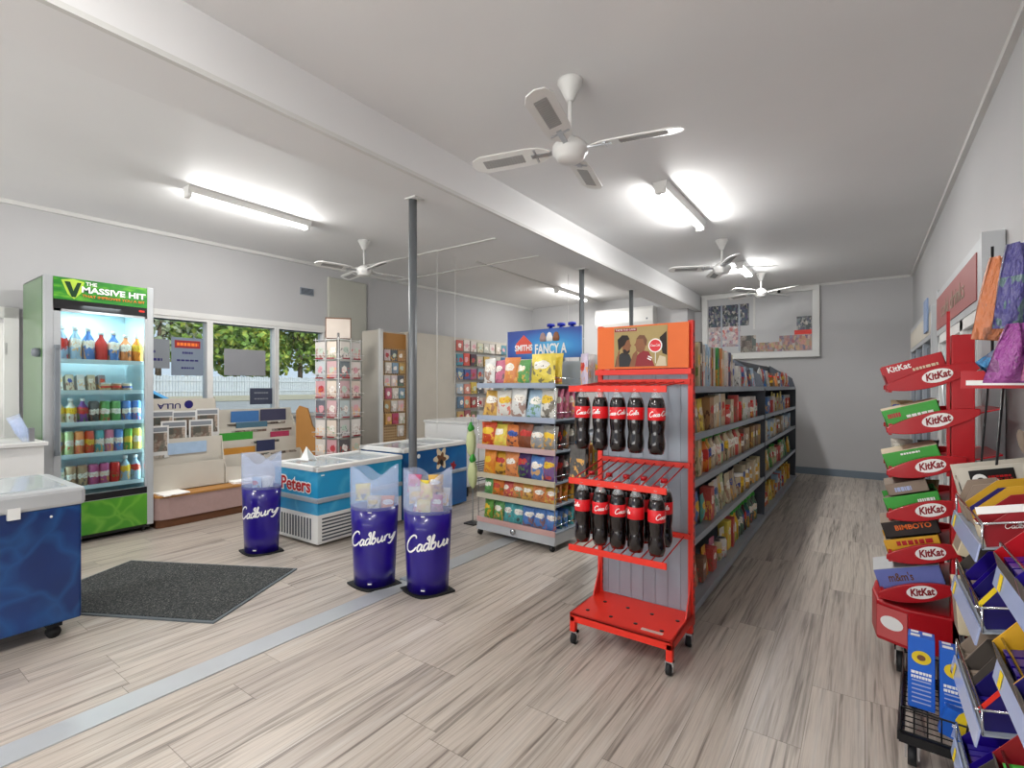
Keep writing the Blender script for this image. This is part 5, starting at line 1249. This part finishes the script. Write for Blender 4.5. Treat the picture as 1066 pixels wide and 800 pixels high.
def bluebox(x, y, z, w, h, d, ry, lb):
    t = thing('biscuit_box', lb, 'biscuit box', (x, y, z)); t.rotation_euler = (math.radians(-8), ry, math.radians(-4))
    box(0, w, 0, d, 0, h).obj('box', 'blue', t, bevel=.002)
    oval(t, w*.5, h*.72, w*.36, w*.3, 'yellow'); oval(t, w*.5, h*.72, w*.16, w*.13, 'brown', -.003)
    marks(t, w*.5, h*.47, w*.75, h*.12, 'wht', rows=2, seed=int(w*1000+h*77))
    b_ = MB()
    for k in range(8): b_.box(w*.15, w*.85, -.002, 0, h*.08+k*.012*h/.2, h*.08+k*.012*h/.2+.004)
    b_.obj('small_print', 'lilac', t)
    if w < .1: MB().box(w*.1, w*.45, d*.1, d*.4, h, h+.001).box(w*.55, w*.9, d*.5, d*.85, h, h+.001).box(w*.1, w*.4, d*.65, d*.9, h, h+.001).obj('white_check', 'wht', t)
    return t
bluebox(.125, 2.26, .15, .075, .24, .1, 0, 'left upright blue biscuit box on black wire base')
bluebox(.21, 2.235, .14, .08, .24, .1, 0, 'right upright blue biscuit box on black wire base')
t = bluebox(.20, 2.17, .135, .2, .09, .05, math.radians(14), 'lying blue biscuit box in front of the upright pair')
def paperbox(x, y, z, w, h, d, ry, m_, lb, lines=()):
    t = thing('paper_pack', lb, 'pack', (x, y, z)); t.rotation_euler = (0, ry, 0)
    box(0, w, 0, d, 0, h).obj('pack', m_, t, bevel=.003)
    box(-.001, .001, .01, d-.01, .01, h-.01).obj('side_fold', 'card', t)
    for (s, sz, px_, pz_, mm, ww) in lines: text('lettering', s, sz, mm, t, (px_, -.0015, pz_), FY, bold=.001, width=ww)
    return t
t = paperbox(.255, 2.2, .46, .09, .17, .1, math.radians(-4), 'beige', 'tall beige pack with red oval in black wire stand'); oval(t, .07, .1, .03, .018, 'redk'); oval(t, .06, .03, .025, .012, 'redk')
paperbox(.25, 2.2, .725, .13, .07, .12, math.radians(14), 'beige', 'flat beige carton in middle basket of wire stand', [])
t = candybox(.255, 2.12, .925, .2, .095, .11, mat('off_white_carton', '#c8c2b4', .6), 'off white display carton with black and red future label', -5+17, [], 'card')
box(.03, .135, -.003, -.001, .02, .085).obj('black_label', 'black', t); marks(t, .1, .062, .055, .01, 'redk', face=-.003); text('lettering', 'FUTURE', .02, 'redk', t, (.1, -.005, .048), FY, width=.055)
oval(t, .052, .055, .018, .018, 'wht', -.003, 'round_emblem'); oval(t, .054, .052, .010, .010, 'black', -.0045, 'round_emblem')
for k in range(2): oval(t, .18+.015*k, .15, .012, .04, 'card', .05, 'card_flap')

# ------------------------------------------------------------------ chocolate tier racks nearest the camera
def tier_rack(y0, y1, zs, lb, X=.235):
    t = thing('chocolate_rack', lb, 'display rack', (X, y0, 0)); L = y1-y0; D = XR-X-.02
    for i, z in enumerate(zs):
        s_ = MB().add([(0, 0, z-.03), (D, 0, z+.04), (D, L, z+.04), (0, L, z-.03), (0, 0, z-.034), (D, 0, z+.036), (D, L, z+.036), (0, L, z-.034)],
            [(0, 1, 2, 3), (7, 6, 5, 4), (0, 4, 5, 1), (1, 5, 6, 2), (2, 6, 7, 3), (3, 7, 4, 0)]).obj('tier', 'greymetal', t)
        st = MB().add([(-.014, 0, z-.065), (-.006, 0, z-.02), (-.006, L, z-.02), (-.014, L, z-.065), (-.01, 0, z-.065), (-.002, 0, z-.02), (-.002, L, z-.02), (-.01, L, z-.065)],
            [(3, 2, 1, 0), (4, 5, 6, 7), (0, 1, 5, 4), (1, 2, 6, 5), (2, 3, 7, 6), (3, 0, 4, 7)]).obj('price_strip', 'lilac', s_)
        MB().add([(-.0145, L*.84, z-.06), (-.0088, L*.84, z-.025), (-.0088, L*.89, z-.025), (-.0145, L*.89, z-.06)], [(0, 3, 2, 1)]).obj('yellow_ticket', 'yellow', st, solid=.001)
        w_ = MB(); w_.tube([(0, 0, z+.03), (D, 0, z+.09), (D, L, z+.09)], .003, 6); w_.tube([(-.014, 0, z+.03), (0, 0, z+.03), (0, L, z+.03)], .003, 6)
        for yy in (0, L): w_.tube([(0, yy, z-.03), (0, yy, z+.03)], .003, 6)
        w_.obj('wire_rail', 'chrome', s_)
    for yy in (.01, L-.01): MB().box(D-.02, D, yy-.01, yy+.01, 0, zs[-1]+.25).box(.02, D, yy-.01, yy+.01, 0, .03).obj('upright', 'darkgrey', t)
    return t
tier_rack(1.66, 2.08, [.2, .46, .71, .915], 'farther wire edged chocolate rack beside the blue boxes')
tier_rack(1.08, 1.55, [.44, .69, .9], 'nearest wire edged chocolate rack cut by right picture edge', .25)
# display cartons on the racks: open fronts, end faces to the camera
def carton(x, y, z, w, h, d, m_, lb, lines=(), flap=None, inner='cardk', ang=13, notch=None):
    t = thing('display_carton', lb, 'chocolate box', (x, y, z)); t.rotation_euler = (0, -math.radians(ang), 0)
    MB().prism([(0, 0), (w, 0), (w, h), (w*.35, h), (0, h*.45)], 'y', 0, .003).obj('end_panel', m_, t)
    MB().prism([(0, 0), (w, 0), (w, h), (w*.35, h), (0, h*.45)], 'y', d-.003, d).obj('end_panel', m_, t)
    MB().box(w-.003, w, .003, d-.003, 0, h).box(0, .003, .003, d-.003, 0, h*.45).box(0, w, .003, d-.003, 0, .003).obj('tray', inner, t)
    bars = MB()
    for k in range(4): bars.box(.012, w-.02, .008+k*(d-.02)/4, .008+(k+.8)*(d-.02)/4, .004, h*.38)
    bars.obj('bars', flap or 'purple', t)
    if notch: MB().prism([(0, h*.45), (w*.35, h), (w*.28, h), (0, h*.56)], 'y', -.001, 0).obj('edge_band', notch, t)
    for (s, sz, px_, pz_, mm, ww) in lines:
        if s == 'Cadbury':
            sg, w_ = script('Cadbury', ww, .2, .22)
            mb = MB()
            for q in sg: mb.ribbon(q, w_, lambda u, v: (px_+u, -.0015, pz_+v))
            mb.obj('lettering', mm, t)
        else: text('lettering', s, sz, mm, t, (px_, -.0015, pz_), FY, bold=.001, width=ww)
    return t
carton(.245, 1.82, .90, .24, .10, .12, mat('purple_gold_carton', '#c89a24', .5, grain=8), 'gold and violet edged carton behind the red cherry box', [], 'navy', 'card', notch='navy')
oo = carton(.245, 1.67, .885, .25, .10, .12, 'redd', 'red chocolate carton with gold lettering on top tier, farther rack', [('Cadbury', .03, .07, .045, 'wht', .055), ('CHERRY', .05, .17, .045, 'gold', .13)], 'redk', 'beige')
MB().box(.0, .25, -.0015, 0, .082, .1).obj('white_edge', 'wht', oo)
carton(.245, 1.95, .89, .1, .10, .1, 'card', 'small plain brown carton at far end of top tier', [], 'gold', 'card')
carton(.245, 1.68, .68, .2, .12, .12, 'navy', 'navy carton with yellow cut edge on second tier, farther rack', [('Cadbury', .03, .12, .05, 'wht', .07)], 'purple', 'cardk', notch='yellow')
carton(.245, 1.83, .68, .2, .12, .11, 'purple', 'violet carton behind the navy one on second tier, farther rack', [], 'card', 'cardk')
carton(.245, 1.96, .68, .2, .11, .1, 'cardk', 'dark brown carton at far end of second tier, farther rack', [], 'purple', 'cardk')
carton(.245, 1.68, .42, .2, .12, .12, 'navy', 'navy carton with red cut edge on third tier, farther rack', [('Cadbury', .03, .13, .04, 'wht', .06)], 'purple', 'cardk', notch='red')
carton(.245, 1.83, .42, .2, .13, .11, 'cardk', 'dark carton behind navy one on third tier, farther rack', [], 'card', 'cardk')
carton(.245, 1.96, .42, .2, .12, .1, 'card', 'brown carton at far end of third tier, farther rack', [], 'card', 'cardk')
carton(.245, 1.70, .18, .2, .10, .14, 'cardk', 'dark open carton on the lowest tier, farther rack', [], 'purple', 'cardk')
carton(.245, 1.87, .18, .2, .10, .14, 'purple', 'violet carton at far end of the lowest tier, farther rack', [], 'purple', 'cardk')
carton(.245, 1.14, .87, .2, .10, .2, 'purple', 'violet carton near camera on nearest rack top tier', [], 'purple', 'cardk')
carton(.245, 1.34, .87, .2, .09, .2, 'redk', 'red carton on nearest rack top tier, farther half', [], 'purple', 'cardk')
carton(.245, 1.14, .66, .2, .11, .2, 'navy', 'navy carton near camera on nearest rack middle tier', [], 'gold', 'cardk')
carton(.245, 1.34, .66, .2, .11, .2, 'gold', 'gold carton on nearest rack middle tier, farther half', [], 'purple', 'cardk')
carton(.245, 1.14, .41, .2, .11, .2, 'green', 'green carton near camera on nearest rack low tier', [], 'green', 'cardk')
carton(.245, 1.34, .41, .2, .11, .2, 'redd', 'dark red carton on nearest rack low tier, farther half', [], 'teal' if 'teal' in M else 'green', 'cardk')

# hanging sweets bags on black hooks, upper right
HK = thing('hook_panel', 'black wire hook panel holding hanging sweet bags, upper right', 'hook panel', (.47, 1.75, 1.3))
hm = MB()
for k in range(5): hm.tube([(0, -.0, .33-.045*k+.0), (-.12, -.12, .30-.045*k+.03)], .0025, 6)
for k in range(8): hm.tube([(.03, .3-k*.1, .0), (.03, .3-k*.1, .42)], .003, 6)
for k in range(6): hm.tube([(.03, -.42, .07*k+.02), (.03, .32, .07*k+.02)], .003, 6)
hm.tube([(.03, .3, -1.3), (.03, .3, .42)], .006, 6); hm.tube([(.03, -.4, -1.3), (.03, -.4, .42)], .006, 6)
hm.tube([(-.15, .35, .41), (-.15, .35, .0)], .004, 6)
hm.obj('wire_panel', 'wire', HK)
def hangbag(x, y, z, w, h, col, lb, rz, spread=.5, tilt=0, m_=None):
    def f(sg):
        def g(u, v):
            ww = w*(1-spread*v**1.2); fold = .012*math.sin(u*PI*5)*(v**.5)
            t = (1-abs(2*u-1)**2)*max(0, math.sin(PI*min(1, v*.95+.03)))**.6
            return ((u-.5)*ww, -sg*(.035*t+.001)+fold, v*h)
        return g
    mb = MB().grid(f(1), 14, 12); mb.grid(lambda u, v: f(-1)(1-u, v), 14, 12)
    o = mb.obj('sweet_bag', m_ or 'sweet', loc=(x, y, z), rot=(0, tilt, rz)); o.color = (*rgb(col), 1)
    return tag(o, lb, 'sweet bag')
shiny = lambda n, c: mat(n, c, .22, .35, grain=22)
A35 = math.radians(20)
hangbag(0.335, 1.85, 1.435, .12, .225, '#1a0f78', 'glossy deep blue sweet bag, upper, hanging at right edge', A35, .55, 0, None)
hangbag(0.300, 1.98, 1.415, .1, .24, '#c86a2a', 'orange and tan sweet bag hanging left of the blue bag', A35, .6, .08)
hangbag(0.325, 1.82, 1.290, .15, .155, '#8c1088', 'magenta sweet bag hanging below the deep blue bag', A35, .75, 0, None)
hangbag(0.280, 1.92, 1.325, .07, .13, '#1f8ac8', 'bright blue sweet bag slanting beside the magenta one', A35, .7, .75, None)
hangbag(0.370, 1.75, 1.295, .12, .17, '#98188a', 'second magenta sweet bag at far right edge', A35, .6, 0)
hangbag(0.385, 1.76, 1.425, .12, .2, '#22147c', 'second deep blue sweet bag at far right edge', A35, .5, 0)

# ------------------------------------------------------------------ outside
gm = MB().add([(-6.3, -25, -.1), (-6.3, 40, -.1), (-14, 40, .1), (-14, -25, .1), (-34, 60, .85), (-34, -30, .85), (-70, 90, .9), (-70, -40, .9)], [(0, 3, 2, 1), (3, 5, 4, 2), (5, 7, 6, 4)])
struct(gm.obj('outdoor_ground', 'asphalt'))
struct(MB().add([(-26, 60, .57), (-26, -30, .57), (-34.0, -30, .87), (-34.0, 60, .87)], [(0, 3, 2, 1)]).obj('outdoor_verge', 'verge'))
t = thing('picket_fence', 'long white paling fence across the road outside the windows', 'fence', (-31, 0, .75))
fm = MB()
for k in range(260):
    y = -6+k*.15; fm.box(-.02, .02, y, y+.125, 0, 1.15+.03*math.sin(k*1.7))
fm.obj('palings', 'fence', t); MB().box(.02, .06, -6, 33, .25, .33).box(.02, .06, -6, 33, .85, .93).obj('rails', 'fence', t)
def tree(x, y, z, h, r, m_, lb, dens=2600, leaf=.16, seed=1, trunk=True):
    rr = random.Random(seed); t = thing('tree', lb, 'tree', (x, y, z))
    mb = MB(); blobs = [(rr.uniform(-r*.6, r*.6), rr.uniform(-r*.8, r*.8), h*rr.uniform(.35, .88), r*rr.uniform(.3, .55)) for _ in range(16)]
    for k in range(dens):
        bx, by_, bz, br = blobs[k % 16]
        v_ = Vector((rr.gauss(0, 1), rr.gauss(0, 1), rr.gauss(0, 1))).normalized()*br*rr.uniform(.72, 1.05)
        p = Vector((bx, by_, bz))+v_; a = Vector((rr.gauss(0, 1), rr.gauss(0, 1), rr.gauss(0, 1))).normalized()*leaf; b_ = a.cross(Vector((rr.gauss(0, 1), rr.gauss(0, 1), rr.gauss(0, 1)))).normalized()*leaf*.7
        mb.add([p-a, p-b_, p+a, p+b_], [(0, 1, 2, 3)])
    mb.obj('foliage', m_, t)
    tr = MB().tube([(0, 0, 0), (.1, 0, h*.4), (0, .2, h*.7)], [.22, .15, .06], 8)
    for k in range(5): tr.tube([(0, 0, h*(.35+.06*k)), (rr.uniform(-1, 1)*r*.5, rr.uniform(-1, 1)*r*.6, h*.75)], [.08, .03], 6)
    tr.obj('trunk', 'bark', t)
tree(-37, 8.5, .8, 8.5, 3.6, 'leafgum', 'sparse grey green gum tree seen through left window pane', 1000, .2, 3)
tree(-38, 13.5, .8, 8, 3.4, 'leafgum', 'grey green gum tree seen at left of middle pane', 1600, .2, 5)
tree(-36, 17.5, .8, 7.2, 3.6, 'leaf', 'bushy green tree seen through the middle window pane', 5200, .24, 8)
tree(-37, 23, .8, 7.4, 3.8, 'leaf', 'dense yellow green tree seen through right window pane', 5600, .24, 11)
tree(-36, 28, .8, 6.4, 3.6, 'leaf', 'green tree farthest right outside the right pane', 4800, .24, 14)
tree(-36, 3.5, .8, 7, 3.2, 'leafgum', 'gum tree outside beyond the glazed door', 1600, .2, 17)
t = thing('parked_car', 'light blue car parked outside the left window pane', 'car', (-10.0, 2.05, .02), math.radians(4))
MB().prism([(-2.1, .35), (2.1, .35), (2.15, .8), (1.6, .95), (.9, 1.35), (-.9, 1.38), (-1.5, .98), (-2.15, .85)], 'x', -.8, .8).obj('body', 'carblue', t, bevel=.05)
MB().prism([(1.45, .97), (.85, 1.3), (-.85, 1.33), (-1.35, 1.0)], 'x', -.82, .82).obj('windows', 'carglass', t)
for yy in (-1.35, 1.35):
    for xx in (-.75, .75): MB().tube([(xx-.1, yy, .3), (xx+.1, yy, .3)], .31, 20).obj('wheel', 'rubber', t)

# ------------------------------------------------------------------ world, sun
w = bpy.data.worlds.new('sky'); bpy.context.scene.world = w; w.use_nodes = True; nt = w.node_tree
bg = nt.nodes['Background']; tc = nt.nodes.new('ShaderNodeTexCoord'); sp_ = nt.nodes.new('ShaderNodeSeparateXYZ'); nt.links.new(tc.outputs['Generated'], sp_.inputs[0])
rp = nt.nodes.new('ShaderNodeValToRGB'); nt.links.new(sp_.outputs[2], rp.inputs[0])
rp.color_ramp.elements[0].position = 0; rp.color_ramp.elements[0].color = (.80, .87, 1, 1); rp.color_ramp.elements[1].position = .5; rp.color_ramp.elements[1].color = (.42, .60, 1, 1)
lt = nt.nodes.new('ShaderNodeMath'); lt.operation = 'LESS_THAN'; nt.links.new(sp_.outputs[2], lt.inputs[0]); lt.inputs[1].default_value = -.01
gx = nt.nodes.new('ShaderNodeMix'); gx.data_type = 'RGBA'; nt.links.new(lt.outputs[0], gx.inputs[0]); gx.inputs[7].default_value = (6.0, 5.9, 5.75, 1)   # unseen bright lower half added to the world to lift the ceiling
nz = nt.nodes.new('ShaderNodeTexNoise'); nz.inputs['Scale'].default_value = 4; nz.inputs['Detail'].default_value = 6; nt.links.new(tc.outputs['Generated'], nz.inputs[0])
cr_ = nt.nodes.new('ShaderNodeValToRGB'); nt.links.new(nz.outputs[0], cr_.inputs[0]); cr_.color_ramp.elements[0].position = .45; cr_.color_ramp.elements[1].position = .62
mx = nt.nodes.new('ShaderNodeMix'); mx.data_type = 'RGBA'; nt.links.new(cr_.outputs[0], mx.inputs[0]); nt.links.new(rp.outputs[0], mx.inputs[6]); mx.inputs[7].default_value = (.95, .95, .97, 1)
nt.links.new(mx.outputs[2], gx.inputs[6]); nt.links.new(gx.outputs[2], bg.inputs[0]); bg.inputs[1].default_value = 1.15
s = bpy.data.lights.new('sun', 'SUN'); s.energy = 3.4; s.angle = .01; s.color = (1, .95, .86)
so = bpy.data.objects.new('sun', s); COL.objects.link(so); so.rotation_euler = Vector((-.75, .15, -.65)).to_track_quat('-Z', 'Y').to_euler()

# ------------------------------------------------------------------ camera
cam = bpy.data.cameras.new('camera'); co = bpy.data.objects.new('camera', cam); COL.objects.link(co)
co.location = (0, 0, 1.28); co.rotation_euler = (PI/2, 0, math.atan(367/521))
cam.sensor_width = 36; cam.lens = 521/1066*36; cam.shift_y = 3/1066; cam.clip_start = .05; cam.clip_end = 300
sc = bpy.context.scene; sc.camera = co
sc.view_settings.view_transform = 'Standard'; sc.view_settings.look = 'None'; sc.view_settings.exposure = -0.22; sc.view_settings.gamma = 1; sc.view_settings.use_curve_mapping = False
sc.cycles.use_denoising = True
sc.cycles.max_bounces = 8; sc.cycles.diffuse_bounces = 5; sc.cycles.transparent_max_bounces = 12
sc.cycles.sample_clamp_indirect = 6
